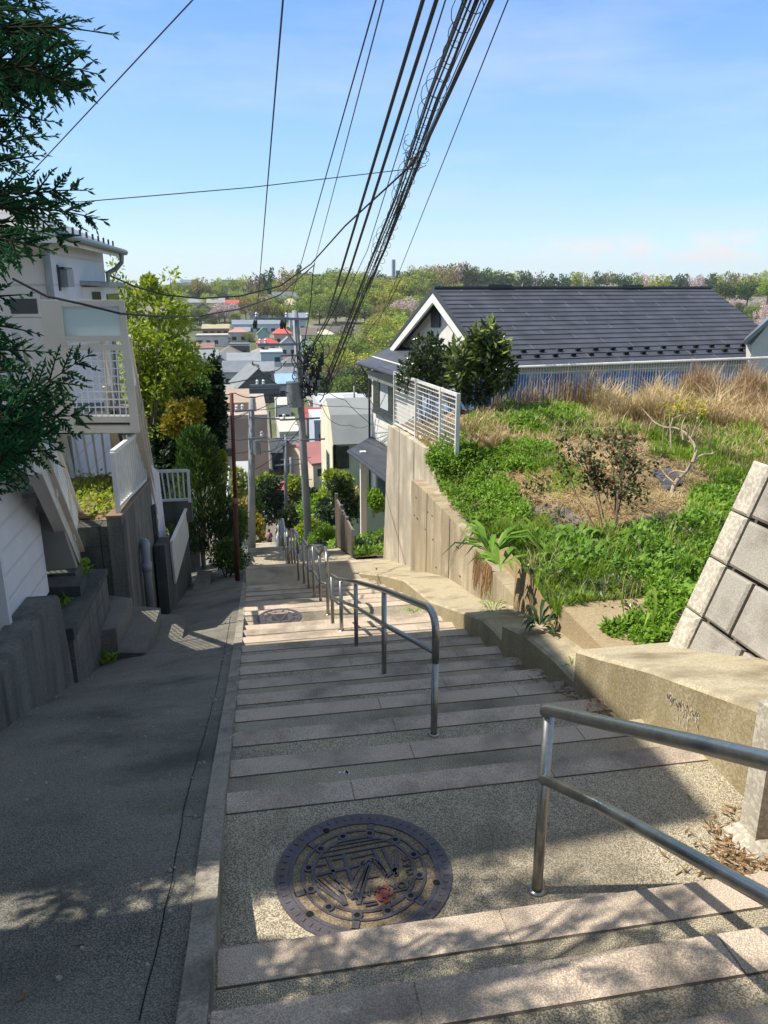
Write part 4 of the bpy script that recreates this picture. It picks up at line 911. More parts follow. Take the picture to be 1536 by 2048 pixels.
patch('grass','bright green grass along the back of the garden', M['lf_grass'], [(925,840),(1010,810),(1180,800),(1260,850),(1330,865),(1150,880),(1030,870),(940,870)], 6500, .05, .16, .011, seed=7)
patch('grass','lush green grass right of the bare branching tree', M['lf_grass'], [(1290,860),(1400,850),(1536,870),(1536,960),(1440,980),(1390,930),(1300,910)], 6500, .06, .2, .011, seed=8)
patch('grass','scattered green tufts among the straw', M['lf_grass'], [(1040,930),(1130,920),(1200,960),(1110,1000),(1060,980)], 1400, .05, .14, .009, seed=9)
patch('grass','green grass around the foot of the rose bush', M['lf_grass'], [(1060,1085),(1180,1060),(1330,1050),(1460,1000),(1430,1110),(1360,1180),(1220,1160),(1080,1160)], 3800, .05, .24, .009, seed=10)
patch('weeds','mixed leafy weeds below the rose bush', M['lf_broad'], [(1060,1090),(1180,1070),(1330,1060),(1450,1030),(1430,1110),(1360,1180),(1220,1165),(1080,1165)], 4600, .01, .14, .01, 'leaf', 23, lsize=.065)
patch('weeds','dense bright leafy weeds along the top of the low retaining wall', M['lf_herb'], [(843,928),(905,912),(1000,965),(1050,1010),(1060,1060),(960,1062),(900,1010)], 9500, .02, .22, .01, 'leaf', 11, lsize=.042)
patch('weeds','dark leafy weeds below the dead grass in the middle of the garden', M['lf_herb'], [(940,930),(1010,885),(1100,890),(1130,930),(1060,950),(980,950)], 3800, .02, .14, .01, 'leaf', 12, lsize=.045)
patch('weeds','feathery light green weeds above the block wall', M['lf_grass'], [(945,1062),(1080,1035),(1110,1090),(1090,1140),(1000,1150),(960,1110)], 6500, .05, .2, .006, seed=13, lean=.6)
patch('weeds','feathery green mound in front, behind the dusty slab', M['lf_grass'], [(1035,1180),(1130,1150),(1270,1160),(1300,1200),(1160,1222),(1060,1245)], 7500, .05, .17, .006, seed=14, lean=.6)
patch('weeds','low leafy weeds at the foot of the sloping block wall', M['lf_herb'], [(1290,1170),(1420,1090),(1385,1200),(1345,1270),(1290,1230)], 3800, .01, .1, .01, 'leaf', 15, lsize=.05)
patch('weeds','bright mugwort clump beside the pale pilaster', M['lf_herb'], [(1190,1290),(1260,1255),(1350,1240),(1335,1310),(1240,1312)], 3600, .02, .15, .01, 'leaf', 16, lsize=.05)
patch('weeds','leafy weeds at the back of the garden left of the reeds', M['lf_herb'], [(930,845),(1020,815),(1160,815),(1180,850),(1030,870)], 4200, .02, .12, .01, 'leaf', 17, lsize=.06)
patch('weeds','scattered leafy weeds among the straw by the bare tree', M['lf_herb'], [(1380,985),(1480,960),(1500,1000),(1440,1060),(1370,1050)], 2200, .02, .1, .01, 'leaf', 18, lsize=.055)
patch('weeds','leafy weeds and straw at the foot of the mesh fence', M['lf_herb'], [(875,898),(930,890),(965,935),(905,950),(850,930)], 2600, .02, .3, .01, 'leaf', 24, lsize=.05)
patch('dry_grass','dry grass along the inner side of the mesh fence', M['lf_dry'], [(800,850),(860,835),(925,880),(915,915),(850,890)], 1500, .1, .3, .008, seed=25, lean=.7)
patch('dry_grass','dead stalks standing among the green weeds of the garden', M['lf_dry'], [(850,925),(940,900),(1060,1000),(1200,1060),(1440,1020),(1390,1150),(1290,1230),(1050,1230),(960,1080)], 900, .12, .3, .0042, seed=26, lean=.8)
patch('weeds','darker low leaves in the gaps between the green weeds', M['lf_glossy'], [(850,925),(940,900),(1060,1000),(1200,1075),(1440,1030),(1390,1150),(1290,1230),(1050,1225),(960,1080)], 2600, .01, .12, .01, 'leaf', 27, lsize=.055)
patch('dry_grass','pale dead grass mixed into the green strip at the back of the garden', M['lf_dry'], [(925,840),(1010,810),(1180,800),(1300,850),(1536,870),(1536,950),(1300,880),(1030,880)], 2600, .08, .3, .007, seed=28, lean=.9)
# black film showing through the straw
for i, (P, lb) in enumerate((([(1048,1018),(1120,1010),(1180,1050),(1110,1068)], 'torn black mulch film showing through the straw left of the rose bush'), ([(1300,945),(1340,935),(1370,965),(1330,985)], 'grey mulch film under the bare branching tree'), ([(1400,1000),(1440,1000),(1475,1030),(1430,1035)], 'strip of dark mulch film near the sloping block wall'))):
    mb = MB(); q = [on_garden(x,y) for x, y in P]
    def ff(u, v, q=q):
        p = q[0].lerp(q[1],u).lerp(q[3].lerp(q[2],u),v); return (p.x, p.y, gz(p.x,p.y)+.03+.025*mnoise.noise(Vector((p.x*9,p.y*9,i))))
    mb.grid(14, 14, ff); tag(mb.build('mulch_film', M['film'], smooth=True), lb, 'mulch film')
# rosette plants
def rosette(name, label, x, y, n, l, w, m, seed, up=.7, z=None, group=None, cat='plant'):
    rnd = random.Random(seed); p0 = on_garden(x,y) if z is None else atZ(x,y,z); mb = MB()
    for i in range(n):
        a = rnd.uniform(0,6.283); e = rnd.uniform(.25,1)*up*1.4; d = Vector((math.cos(a),math.sin(a),0)); ll = l*rnd.uniform(.6,1.15); ww = w*rnd.uniform(.7,1.15); s = Vector((-d.y,d.x,0))
        o = p0+d*rnd.uniform(0,.06)
        pts = [o, o+d*ll*.35+Vector((0,0,ll*.5*e)), o+d*ll*.7+Vector((0,0,ll*.62*e)), o+d*ll*1.0+Vector((0,0,ll*(.62*e-.3)))]
        wid = [.15,1,.8,.05]; fl = Vector((0,0,.12*ww))
        vs = []
        for q, k in zip(pts, wid): vs += [q-s*ww*k/2+fl*k, q, q+s*ww*k/2+fl*k]
        mb.add(vs, [(j*3+c, j*3+c+1, j*3+c+4, j*3+c+3) for j in range(3) for c in (0,1)])
    return tag(mb.build(name, m, loc=p0, smooth=True), label, cat, group)
DK = 'broad leaved weeds in the garden'
rosette('dock_plant','largest broad leaved dock plant, left of the rose bush foot',1150,1090,34,.3,.075,M['lf_broad'],1,group=DK)
rosette('dock_plant','broad leaved dock plant right at the foot of the rose bush',1225,1085,26,.26,.07,M['lf_broad'],2,group=DK)
rosette('dock_plant','dock plant between the feathery mound and the rose bush',1170,1125,22,.24,.07,M['lf_broad'],3,group=DK)
for i, (x_, y_, lb) in enumerate(((1110,1120,'dock plant left of the largest one, near the block wall'),(1270,1110,'dock plant between the rose bush foot and the block slope'),(1300,1150,'dock plant behind the mugwort clump'),(1380,1110,'dock plant close to the sloping block wall'),(1070,1065,'dock plant at the edge of the mulch film'))): rosette('dock_plant', lb, x_, y_, 22, .2+.02*(i%3), .06, M['lf_broad'], 60+i, group=DK)
rosette('long_leaved_plant','long strap leaved plant drooping over the end of the block wall',985,1105,30,.42,.055,M['lf_broad'],4,.75)
rosette('long_leaved_plant','strap leaved plant rooted at the corner of the block wall',1000,1130,18,.3,.05,M['lf_broad'],14,.6)
rosette('iris_clump','upright sword leaved clump beside the pale pilaster',1310,1275,16,.26,.022,M['lf_grass'],5,1.5)
rosette('iris_clump','single sword leaved tuft at the far edge of the dusty slab',1255,1250,5,.2,.022,M['lf_grass'],6,1.6)
rosette('yam_plant','round pale leaved plant near the foot of the block slope',1355,1195,20,.2,.13,M['lf_broad'],7,.5,group=DK)
rosette('yam_plant','small round leaved plant beside the mugwort clump',1345,1235,14,.16,.11,M['lf_broad'],8,.4,group=DK)
rosette('fern_clump','dark leafy clump growing by the low kerb below the feathery mound',1080,1250,30,.2,.035,M['lf_glossy'],9,.8,z=-2.6)
rosette('grass_tuft','small grass tuft growing at the foot of the low wall',830,1225,26,.14,.012,M['lf_grass'],10,1.2,z=-3.85)
rosette('grass_tuft','yellowish grass tuft on the ledge below the block wall',985,1222,34,.16,.012,M['lf_grass'],12,1.1,z=-3.2)
rosette('grass_tuft','tiny green tuft in the angle of the two low walls',1145,1332,10,.07,.012,M['lf_grass'],13,1.0,z=-2.5)
# ------------------------------------------------------------------ rose bush and bare tree
def limb(mb, p, d, l, r, rnd, depth, tips, wob=.35, ratio=.72, nseg=4):
    pts = [Vector(p)]; rs = [r]
    for i in range(nseg):
        d = (d+rdir(rnd)*wob*.35).normalized(); pts.append(pts[-1]+d*l/nseg); rs.append(r*(1-.35*(i+1)/nseg))
    mb.tube(pts, rs, 6, cap=True); tips.append((pts[-1], d))
    if depth > 0:
        for k in range(rnd.choice([2,2,3])):
            i = rnd.randint(2,nseg); nd = (d+rdir(rnd,.15)*wob*2).normalized(); limb(mb, pts[i], nd, l*ratio*rnd.uniform(.7,1.1), rs[i]*.7, rnd, depth-1, tips, wob, ratio, nseg)
rnd = random.Random(21); rb = on_garden(1215,1085); rs_ = thing('rose_bush', rb, 'rose bush with dark stems, green leaves and some red new leaves', 'rose bush')
mb = MB(); tips = []
for px, py, k in ((1130,935,1),(1175,900,1),(1215,890,1),(1250,900,1),(1285,930,1),(1230,960,.8),(1170,960,.8)):
    tgt = ray(px,py)*(rb.length*1.0); d = tgt-rb; limb(mb, rb+Vector((rnd.uniform(-.06,.1),rnd.uniform(-.06,.06),0)), d.normalized(), d.length*.88, .009, rnd, 2, tips, .34, .55)
mb.build('stems', M['bark'], rs_)
lg, lr = MB(), MB()
for p, d in tips:
    for k in range(26):
        q = p+rdir(rnd)*rnd.uniform(0,.15); (lr if rnd.random() < .1 and p.z > rb.z+.55 else lg)
        leaf(lr if (rnd.random() < .13 and q.z > rb.z+.5) else lg, q, rdir(rnd,.1), Vector((rnd.uniform(-.6,.6),rnd.uniform(-.6,.6),1)), rnd.uniform(.035,.065), .034, 0, .15)
lg.build('leaves', M['lf_rose'], rs_); lr.build('red_leaves', M['lf_rosered'], rs_)
bt = on_garden(1338,990); bs = thing('bare_tree', bt, 'pale leafless pruned sapling with forked branches', 'tree'); mb = MB(); Dp = bt.length
def bp(x, y, k=0): return ray(x,y)*(Dp/ray(x,y).length*1.0)*(1+k)
for pts, r0, r1 in (([(1340,1000),(1348,965),(1372,945),(1385,925)],.034,.028),([(1385,925),(1395,895),(1362,855),(1318,855),(1285,818)],.028,.008),([(1385,925),(1400,910),(1424,908)],.024,.016),([(1342,898),(1340,840),(1362,830),(1418,815)],.014,.006),([(1340,860),(1338,815)],.008,.004),([(1372,945),(1345,940),(1330,960)],.02,.014),([(1366,880),(1362,850),(1378,822)],.012,.006),([(1378,885),(1390,855),(1395,838)],.012,.005),([(1348,965),(1330,950),(1318,930)],.014,.006),([(1322,920),(1325,870),(1330,830)],.006,.003)):
    P = [bp(x,y,.01*i) for i, (x,y) in enumerate(pts)]
    for _ in range(2): P = [P[0]]+[q for a_, c_ in zip(P, P[1:]) for q in (a_.lerp(c_,.25), a_.lerp(c_,.75))]+[P[-1]]; mb.tube(P, [.68*lerp(r0,r1,i/(len(P)-1)) for i in range(len(P))], 8)
mb.build('branches', M['bare'], bs)
for x, y in ((1425,908),(1395,838),(1318,930)):
    p = bp(x,y,.02); mb = MB(); mb.tube([p, p+Vector((.01,0,.02))], .017, 8); mb.build('pruned_stub', M['bare'], bs)
# rape flowers at the back
for i, (x, y) in enumerate(((1335,850),(1365,838),(1395,850))):
    p = on_garden(x,y+18); t = thing('rape_plant', p, ['left','middle','right'][i]+'most yellow flowering plant before the dead grass heap', 'flowering plant', 'yellow flowering plants'); rnd = random.Random(30+i); mb = MB(); fl = MB()
    for k in range(7):
        q = p+Vector((rnd.gauss(0,.1),rnd.gauss(0,.1),rnd.uniform(.25,.5))); mb.tube([p, (p+q)/2+Vector((.01,0,.04)), q], .005, 4)
        for j in range(12): leaf(fl, q+rdir(rnd)*.05, rdir(rnd,.4), Vector((0,0,1)), .045, .04)
        for j in range(4): leaf(mb, p.lerp(q,rnd.random()), rdir(rnd,.2), Vector((0,0,1)), .09, .03)
    mb.build('stems', M['lf_herb'], t); fl.build('flowers', M['petal_y'], t)
# dead grass hanging over the block wall
mb = MB(); rnd = random.Random(8)
for i in range(60):
    x = rnd.uniform(970,1000); p = Vector((2.65, lerp(8.6,7.9,rnd.random()), -3.1)); q = p+Vector((-.03,rnd.uniform(-.1,.1),-rnd.uniform(.15,.5))); mb.bar(p, q, .008, .003)
tag(mb.build('hanging_straw', M['lf_brown']), 'dark withered leaves hanging over the block wall', kind='stuff')
# fallen leaves at the right edge and along the low walls
mb = MB(); rnd = random.Random(17)
for i in range(420):
    x, y = rnd.gauss(1490,45), rnd.gauss(1700,38); p = atZ(x,y,-2.145)
    if p.x > 2.1 or p.x < 1.5: continue
    leaf(mb, p+Vector((0,0,rnd.uniform(.0,.02))), rdir(rnd)*Vector((1,1,.15)), Vector((rnd.uniform(-.4,.4),rnd.uniform(-.4,.4),1)), rnd.uniform(.025,.07), rnd.uniform(.004,.014), 0, .5)
for i in range(300):
    s = rnd.uniform(3.6,5.6); r = 2.05-abs(rnd.gauss(0,.06)); leaf(mb, Vector((r,s,tread_z(s)+rnd.uniform(.004,.02))), rdir(rnd)*Vector((1,1,.15)), Vector((rnd.uniform(-.4,.4),rnd.uniform(-.4,.4),1)), rnd.uniform(.03,.07), rnd.uniform(.005,.014), 0, .2)
tag(mb.build('leaf_litter', M['lf_brown']), 'dry brown leaves gathered along the foot of the low walls', kind='stuff')
# ------------------------------------------------------------------ shrubs and trees along the steps
def crown(mb, blobs, n, l, w, rnd, shell=.55, mi=0, up=.2):
    vol = [b[1][0]*b[1][1]*b[1][2] for b in blobs]; tot = sum(v**.67 for v in vol)
    for (c, rr), v in zip(blobs, vol):
        c = Vector(c)
        for _ in range(int(n*v**.67/tot)):
            d = rdir(rnd); k = rnd.uniform(shell,1.06)
            p = c+Vector((d.x*rr[0],d.y*rr[1],d.z*rr[2]))*k
            q = (d*.7+rdir(rnd)*.8); q.z += up*rnd.uniform(-1,1); s = rnd.uniform(.65,1.3)
            leaf(mb, p, q, rdir(rnd,.6), l*s, w*s, mi, .12)
def rblobs(c, size, n, rnd, br=.45, flat=1.0, lo=-.6):
    out = [(Vector(c), tuple(x*.62 for x in size))]
    for _ in range(n):
        d = rdir(rnd)
        if d.z < lo: d.z = -d.z
        k = rnd.uniform(.5,.85); r = br*rnd.uniform(.6,1.15)
        out.append((Vector(c)+Vector((d.x*size[0]*k,d.y*size[1]*k,d.z*size[2]*k)), (size[0]*r,size[1]*r,size[2]*r*flat)))
    return out
def plant_px(name, label, cat, x0, x1, y0, y1, S, m, seed, n, l, w, group=None, stems=5, base_y=None, nb=9, depth=None, shell=.55, two=None, stemr=.02):
    """a leafy plant standing at distance S whose crown fills the given span"""
    rnd = random.Random(seed); a, b = atY(x0,y0,S), atY(x1,y1,S); c = (a+b)/2; sx, sz = abs(b.x-a.x)/2, abs(a.z-b.z)/2; sy = depth or sx
    base = atY((x0+x1)/2, base_y or y1, S)
    t = thing(name, base, label, cat, group)
    bl = rblobs(c, (sx,sy,sz), nb, rnd); mb = MB(); crown(mb, bl, n, l, w, rnd, shell); mb.build('crown' if cat == 'tree' else 'foliage', m, t)
    if two: mb = MB(); crown(mb, [(p+Vector((0,0,r[2]*.25)),tuple(q*1.05 for q in r)) for p, r in bl if p.z > c.z], int(n*two[1]), l, w, rnd, .9, 0, .6); mb.build('new_leaves', two[0], t)
    mb = MB()
    for i in range(stems):
        e = bl[rnd.randrange(len(bl))][0]; p = base+Vector((rnd.uniform(-.12,.12)*sx*2,rnd.uniform(-.1,.1),0)); mb.tube([p, p.lerp(e,.5)+rdir(rnd)*.1*sx, e], [stemr, stemr*.7, stemr*.3], 6)
    mb.build('trunk' if cat == 'tree' else 'stems', M['bark'], t)
    return t
plant_px('evergreen_shrub','dark small leaved shrub left of the round glossy shrub, behind the mesh fence','shrub',800,905,668,815,14.6,M['lf_glossy'],41,3000,.11,.045,'evergreen shrubs on the garden corner',6,850,10)
plant_px('evergreen_shrub','round glossy large leaved shrub with pale new tips before the dark roof','shrub',893,1008,665,835,13.4,M['lf_glossy'],42,2600,.17,.062,'evergreen shrubs on the garden corner',6,860,9,two=(M['lf_newglossy'],.16))
# bright green spring tree with many thin stems
rnd = random.Random(50); tb = atY(300,1010,19.5)
t = thing('spring_tree', tb, 'tall bright yellow green tree with thin upright stems beside the left house', 'tree'); mb = MB(); lf = MB(); tips = []
for i in range(11):
    tx, ty = rnd.uniform(225,385), rnd.uniform(575,720); e = atY(tx,ty,19.5+rnd.uniform(-.9,.9)); p = tb+Vector((rnd.uniform(-.3,.3),rnd.uniform(-.3,.3),.0)); d = e-p
    limb(mb, p, d.normalized(), d.length*.72, .035, rnd, 2, tips, .16, .45, 5)
mb.build('trunk', M['bark'], t)
bl = []
for p, d in tips: bl.append((p, (.34,.34,.2)))
crown(lf, bl, 5200, .13, .065, rnd, .1)
for x, y, rx, ry in ((300,590,40,22),(250,620,34,30),(345,640,40,34),(290,660,50,40),(350,700,40,40),(270,720,36,40),(330,760,50,30),(375,720,22,40),(298,566,10,16)):
    c = atY(x,y,19.5); k = 19.5/1500; crown(lf, [(c,(rx*k,.7,ry*k*.8))], 420, .13, .065, rnd, .2)
lf.build('crown', M['lf_bright'], t)
plant_px('golden_shrub','golden leaved shrub glowing in the sun above the dark conifer','shrub',322,415,798,885,18.2,M['lf_yellow'],51,1900,.1,.06,None,4,1000,8)
plant_px('dark_shrub','large dark evergreen bush in the shade below the golden shrub','shrub',298,400,850,1075,18.8,M['lf_dark'],52,7000,.14,.08,None,5,1085,16)
plant_px('dark_tree','dark rounded tree right of the golden shrub, behind the red pole','tree',385,462,735,985,21.5,M['lf_dark'],53,6500,.15,.09,None,3,1085,16)
plant_px('mixed_tree','olive green tree filling the gap behind the spring tree','tree',300,420,735,850,21.0,M['lf_conifer'],54,4200,.13,.075,None,3,1050,10)
# feathery conifer
rnd = random.Random(55); cb = atY(408,1098,16.8); t = thing('conifer', cb, 'feathery dark green conifer hedge tree by the ramp with brighter tips', 'tree'); lf, lb = MB(), MB()
for i in range(1250):
    v = rnd.random()**1.35; z = lerp(cb.z+.1, atY(408,862,16.8).z, v); rad = .66*(1-v)**.6+.08+.12*rnd.random(); a = rnd.uniform(0,6.283); c = Vector((cb.x+math.cos(a)*rad*rnd.uniform(.5,1), 16.8+math.sin(a)*rad*rnd.uniform(.5,1), z))
    dd = Vector((math.cos(a)*.5,math.sin(a)*.5,1)).normalized()
    for j in range(9): leaf(lb if v > .3 and rnd.random() < .65 else lf, c+rdir(rnd)*.06, (dd+rdir(rnd)*.5), rdir(rnd), .15, .026, 0)
lf.build('foliage', M['lf_dark'], t); lb.build('bright_tips', M['lf_conifer'], t); mb = MB(); mb.tube([cb, cb+Vector((0,0,2))], [.06,.02], 8); mb.build('trunk', M['bark'], t)
plant_px('hedge_shrub','round clipped shrub around the foot of the red pole','shrub',414,496,1078,1158,14.6,M['lf_conifer'],56,3400,.06,.035,None,4,1165,9)
plant_px('hedge_shrub','sunlit thin shrub behind the white sheet fence','shrub',428,462,900,1010,19.5,M['lf_bright'],57,700,.08,.05,None,3,1080,6)
rnd = random.Random(58)
mb = MB()
for i in range(900):
    p = Vector((rnd.uniform(-2.35,-1.6), rnd.uniform(9.05,10.9), -2.6+rnd.uniform(0,.14))); leaf(mb, p, rdir(rnd,.2), Vector((rnd.uniform(-.5,.5),rnd.uniform(-.5,.5),1)), .07, .04, 0, .1)
tag(mb.build('bed_weeds', M['lf_bright']), 'sunlit yellow green weeds filling the raised bed on the left', kind='stuff')
mb = MB()
for i in range(420):
    p = Vector((rnd.uniform(-1.98,-1.76), rnd.uniform(6.95,8.3), -3.05+rnd.uniform(0,.2))); leaf(mb, p, rdir(rnd,.2), Vector((rnd.uniform(-.5,.5),rnd.uniform(-.5,.5),1)), .075, .045, 0, .1)
tag(mb.build('planter_weeds', M['lf_herb']), 'green weeds growing behind the mossy planter wall', kind='stuff')
mb = MB(); pb = Vector((-1.58,7.45,ramp_z(-1.58,7.45)))
for i in range(90): leaf(mb, pb+Vector((rnd.gauss(0,.06),rnd.gauss(0,.07),rnd.uniform(.0,.12))), rdir(rnd,.3), Vector((rnd.uniform(-.5,.5),rnd.uniform(-.5,.5),1)), .07, .04, 0, .1)
tag(mb.build('weed_plant', M['lf_herb'], loc=pb), 'small green weed at the foot of the planter wall on the ramp', 'weed')
# ------------------------------------------------------------------ cypress in the left foreground
ct = thing('cypress_tree', (-2.35,1.7,-2.0), 'dark cypress in the left foreground with drooping feathery sprays', 'tree')
mb = MB(); mb.tube([(-2.35,1.7,-2.2),(-2.3,1.75,0),(-2.25,1.8,3.6)], [.11,.09,.03], 10); mb.build('trunk', M['bark'], ct)
rnd = random.Random(61)
def frond(lf, tw, p, d, up, L_, depth=2, den=1.0):
    """flattened cypress spray: alternate twigs, each set with short scale-leaf shoots"""
    d = d.normalized(); s = d.cross(up)
    if s.length < 1e-3: s = Vector((0,1,0))
    s.normalize(); n = max(6, int(L_/.017*den)); pts = []; q = Vector(p); dd = Vector(d)
    for i in range(n+1):
        pts.append(q.copy()); dd = (dd+Vector((0,0,-.035))+rdir(rnd)*.05).normalized(); q = q+dd*L_/n
    tw.tube(pts, [.0034*(1-.7*i/n)*(1 if depth > 1 else .75) for i in range(n+1)], 4, cap=False)
    for i in range(1, n+1):
        for sg in (-1, 1):
            if rnd.random() < .12: continue
            t = i/n; ll = L_*(.4*(1-t)**.9+.07)*rnd.uniform(.75,1.15)
            nd = (dd*.85+s*sg*.7+rdir(rnd)*.12).normalized()
            if depth > 1 and ll > .035: frond(lf, tw, pts[i], nd, up, ll, depth-1, .8)
            else:
                leaf(lf, pts[i], nd, up, ll*1.05, .0065); k = max(2, int(ll/.0085))
                leaf(lf, pts[i], nd, s, ll, .0045)
                for j in range(0, k, 3):
                    pp = pts[i]+nd*ll*(j/k); leaf(lf, pp, (nd+s*rnd.choice((-1,1))*.8+rdir(rnd)*.2), up+rdir(rnd)*.4, rnd.uniform(.007,.012), .0035, 0)
    for j in range(4): leaf(lf, pts[-1]-dd*.012*j, dd+rdir(rnd)*.35, up, .02, .004)
BR = [((-40,60),(225,38),2.0),((-40,40),(190,92),2.1),((-60,0),(150,30),2.2),((-60,150),(205,100),1.9),((-60,120),(165,135),2.15),((-60,190),(150,150),2.0),((-60,230),(112,215),2.1),((-50,110),(120,190),2.3),((-60,60),(90,60),2.3),
      ((-60,-60),(110,10),2.1),((-60,-40),(60,80),2.0),((-60,300),(100,245),2.2),((-60,340),(80,290),1.95),((-60,430),(160,325),2.0),((-60,400),(120,350),2.1),((-60,420),(198,388),1.95),((-60,450),(150,430),2.1),
      ((-60,470),(110,480),1.8),((-60,520),(75,500),1.9),((-60,600),(60,580),2.0),((-60,650),(75,640),1.8),((-60,700),(95,690),1.9),((-60,880),(160,690),2.0),((-60,860),(165,800),2.0),((-60,820),(120,750),2.1),((-60,870),(150,860),1.9),((-60,930),(110,880),1.85),((-60,960),(45,970),1.9),((-60,900),(60,930),2.0),((-60,760),(60,720),2.1),
      ((-80,100),(40,120),2.0),((-80,200),(50,190),2.1),((-80,20),(50,20),1.9)]
for i, ((xa,ya),(xb,yb),S) in enumerate(BR):
    a, b = atY(xa,ya,S), atY(xb,yb,S+rnd.uniform(-.12,.12)); d = b-a; L_ = d.length; lf, tw = MB(), MB()
    up = Vector((rnd.uniform(-.3,.3), -1, rnd.uniform(.1,.9))).normalized(); mid = Vector((-1.5,1.8,a.z+.15))
    tw.tube([Vector((-2.3,1.75,a.z-.1)), mid, a], [.014,.011,.006], 6)
    frond(lf, tw, a, d, up, L_, 3 if L_ > .16 else 2, .47)
    if i < 9 or 24 < i < 28:
        for k in range(2): frond(lf, tw, a+d*rnd.uniform(.0,.4)+rdir(rnd)*.03, (d.normalized()+rdir(rnd)*.5), up+rdir(rnd)*.5, L_*rnd.uniform(.4,.65), 2, .75)
    br = tw.build('branch', M['cy_twig'], ct); lf.build('spray', M['lf_cypress'], br)
# the part of the crown above and left of the view, which dapples the landing
mb = MB(); bl = [(( -2.0+rnd.uniform(-.4,.35), 2.15+rnd.uniform(-.75,.62), rnd.uniform(.2,2.8)), (.25,.22,.18)) for _ in range(24)]
crown(mb, bl, 5200, .09, .022, rnd, .1)
bl = [(( -2.25+rnd.uniform(-.3,.2), rnd.uniform(-2.2,2.2), rnd.uniform(-1.6,1.15)), (.3,.34,.34)) for _ in range(64)]  # dense low hedge foliage, unseen, added to keep sun off the ramp
crown(mb, bl, 24000, .12, .045, rnd, .1); mb.build('shade_foliage', M['lf_cypress'], ct)
# ------------------------------------------------------------------ plants lower down the steps
LOW = 'garden plants lower down the steps'
for i, (x0,x1,y0,y1,S,mk,nm,cat,lb,n,l) in enumerate((
    (505,562,970,1062,59.4,'lf_dark','dark_tree','tree','dark rounded tree in the middle behind the walker in pink',1500,.32),
    (440,500,1020,1105,24,'lf_conifer','hedge_shrub','shrub','green shrub between the white fence and the slim utility pole',1400,.12),
    (470,512,1000,1085,40,'far_rust','hedge_shrub','shrub','brownish shrub left of the dark rounded tree',900,.25),
    (596,640,1038,1108,36,'lf_bright','hedge_shrub','shrub','bright green hedge left of the big utility pole foot',1300,.16),
    (622,672,1050,1112,30,'lf_herb','hedge_shrub','shrub','leafy hedge right of the big utility pole foot',1400,.13),
    (640,700,952,1012,44,'lf_bright','hedge_shrub','shrub','bright yellow green shrub beside the cream house',1300,.25),
    (660,716,985,1052,40,'far_rust','hedge_shrub','shrub','rusty brown shrub behind the metal garden fence',1100,.25),
    (600,650,985,1040,52,'lf_dark','hedge_shrub','shrub','dark layered shrub above the white garden gate',1100,.3),
    (560,606,1012,1068,56,'lf_glossy','hedge_shrub','shrub','dull green shrub above the flower pots',1100,.28),
    (505,545,955,990,62,'far_mid','hedge_shrub','shrub','grey green shrub above the dark rounded tree',700,.35),
    (575,605,950,985,60,'lf_bright','hedge_shrub','shrub','light green shrub left of the red tiled roof edge',500,.3),
    (735,765,980,1030,30,'lf_herb','hedge_shrub','shrub','green shrub behind the white porch pillar',700,.14),
    (700,735,990,1040,34,'lf_conifer','hedge_shrub','shrub','green shrub in front of the cream house corner',700,.14),
    (455,500,940,1030,46,'far_mid','hedge_shrub','shrub','thin green shrub before the grey shed',600,.25),
    (432,470,1000,1060,30,'lf_yellow','hedge_shrub','shrub','yellowish shrub behind the lattice of the white fence',600,.14),
    (440,478,1040,1112,22,'lf_dark','hedge_shrub','shrub','dark shrub behind the round clipped one by the red pole',1300,.1),
    (470,520,960,1040,54,'lf_conifer','hedge_shrub','shrub','mid green shrub between the grey shed and the slim pole',900,.3),
    (515,575,945,1000,72,'far_spring','hedge_shrub','shrub','pale green shrub above the low red tiled roof, left',900,.4),
    (560,625,990,1062,60,'lf_conifer','hedge_shrub','shrub','broad green shrub left of the big pole above the pots',1500,.3),
    (604,664,1000,1075,48,'lf_herb','hedge_shrub','shrub','broad bright shrub behind the white gate',1400,.26),
    (640,700,1000,1085,38,'lf_dark','hedge_shrub','shrub','dark shrub between the white gate and the metal fence',1500,.22),
    (655,705,965,1030,34,'lf_glossy','hedge_shrub','shrub','glossy shrub overhanging the brown metal fence',1200,.18),
    (500,530,1040,1100,44,'lf_yellow','hedge_shrub','shrub','golden shrub beside the path left of the walker in pink',800,.2),
    (585,620,1068,1110,40,'lf_herb','hedge_shrub','shrub','low green shrub behind the pale planter box',700,.18),
    (708,756,1088,1128,19,'lf_herb','bed_shrub','shrub','low green planting at the foot of the tall wall end',1300,.07),
    (620,655,1085,1125,27,'lf_dark','bed_shrub','shrub','low dark planting at the big utility pole foot',900,.09))):
    ex = (x1-x0)*.12; plant_px(nm, lb, cat, x0-ex,x1+ex,y0-(y1-y0)*.08,y1+(y1-y0)*.06,S,M[mk],70+i,int(n*1.5),l,l*.6,LOW,3,y1+6,9)
# ------------------------------------------------------------------ far trees: seven kinds, copied
def fartree(mk, w, h, n, l, seed, nb, conic=False, trunk=.06):
    rnd = random.Random(seed); mb = MB()
    if conic: bl = [(Vector((rnd.gauss(0,.06)*w,rnd.gauss(0,.06)*w,h*k)), (w*.5*(1.08-k),w*.5*(1.08-k),h*.1)) for k in (.3,.42,.54,.66,.78,.9)]
    else: bl = rblobs((0,0,h*(.5+trunk/2)), (w/2,w/2,h*(.5-trunk/2)), nb, rnd, .4)
    crown(mb, bl, n, l, l*.7, rnd, .6); o = mb
    o.m = [0]*len(o.f); o.tube([(0,0,-3),(0,0,h*.3),(.1,0,h*.6)], [w*.03,w*.025,w*.012], 6, 1)
    for k in range(4): e = bl[rnd.randrange(len(bl))][0]; o.tube([(0,0,h*.3),e], [w*.018,w*.006], 4, 1)
    return o.build('far_tree', [M['far_'+mk], M['bark']], loc=(0,0,0))
PROTO = {}
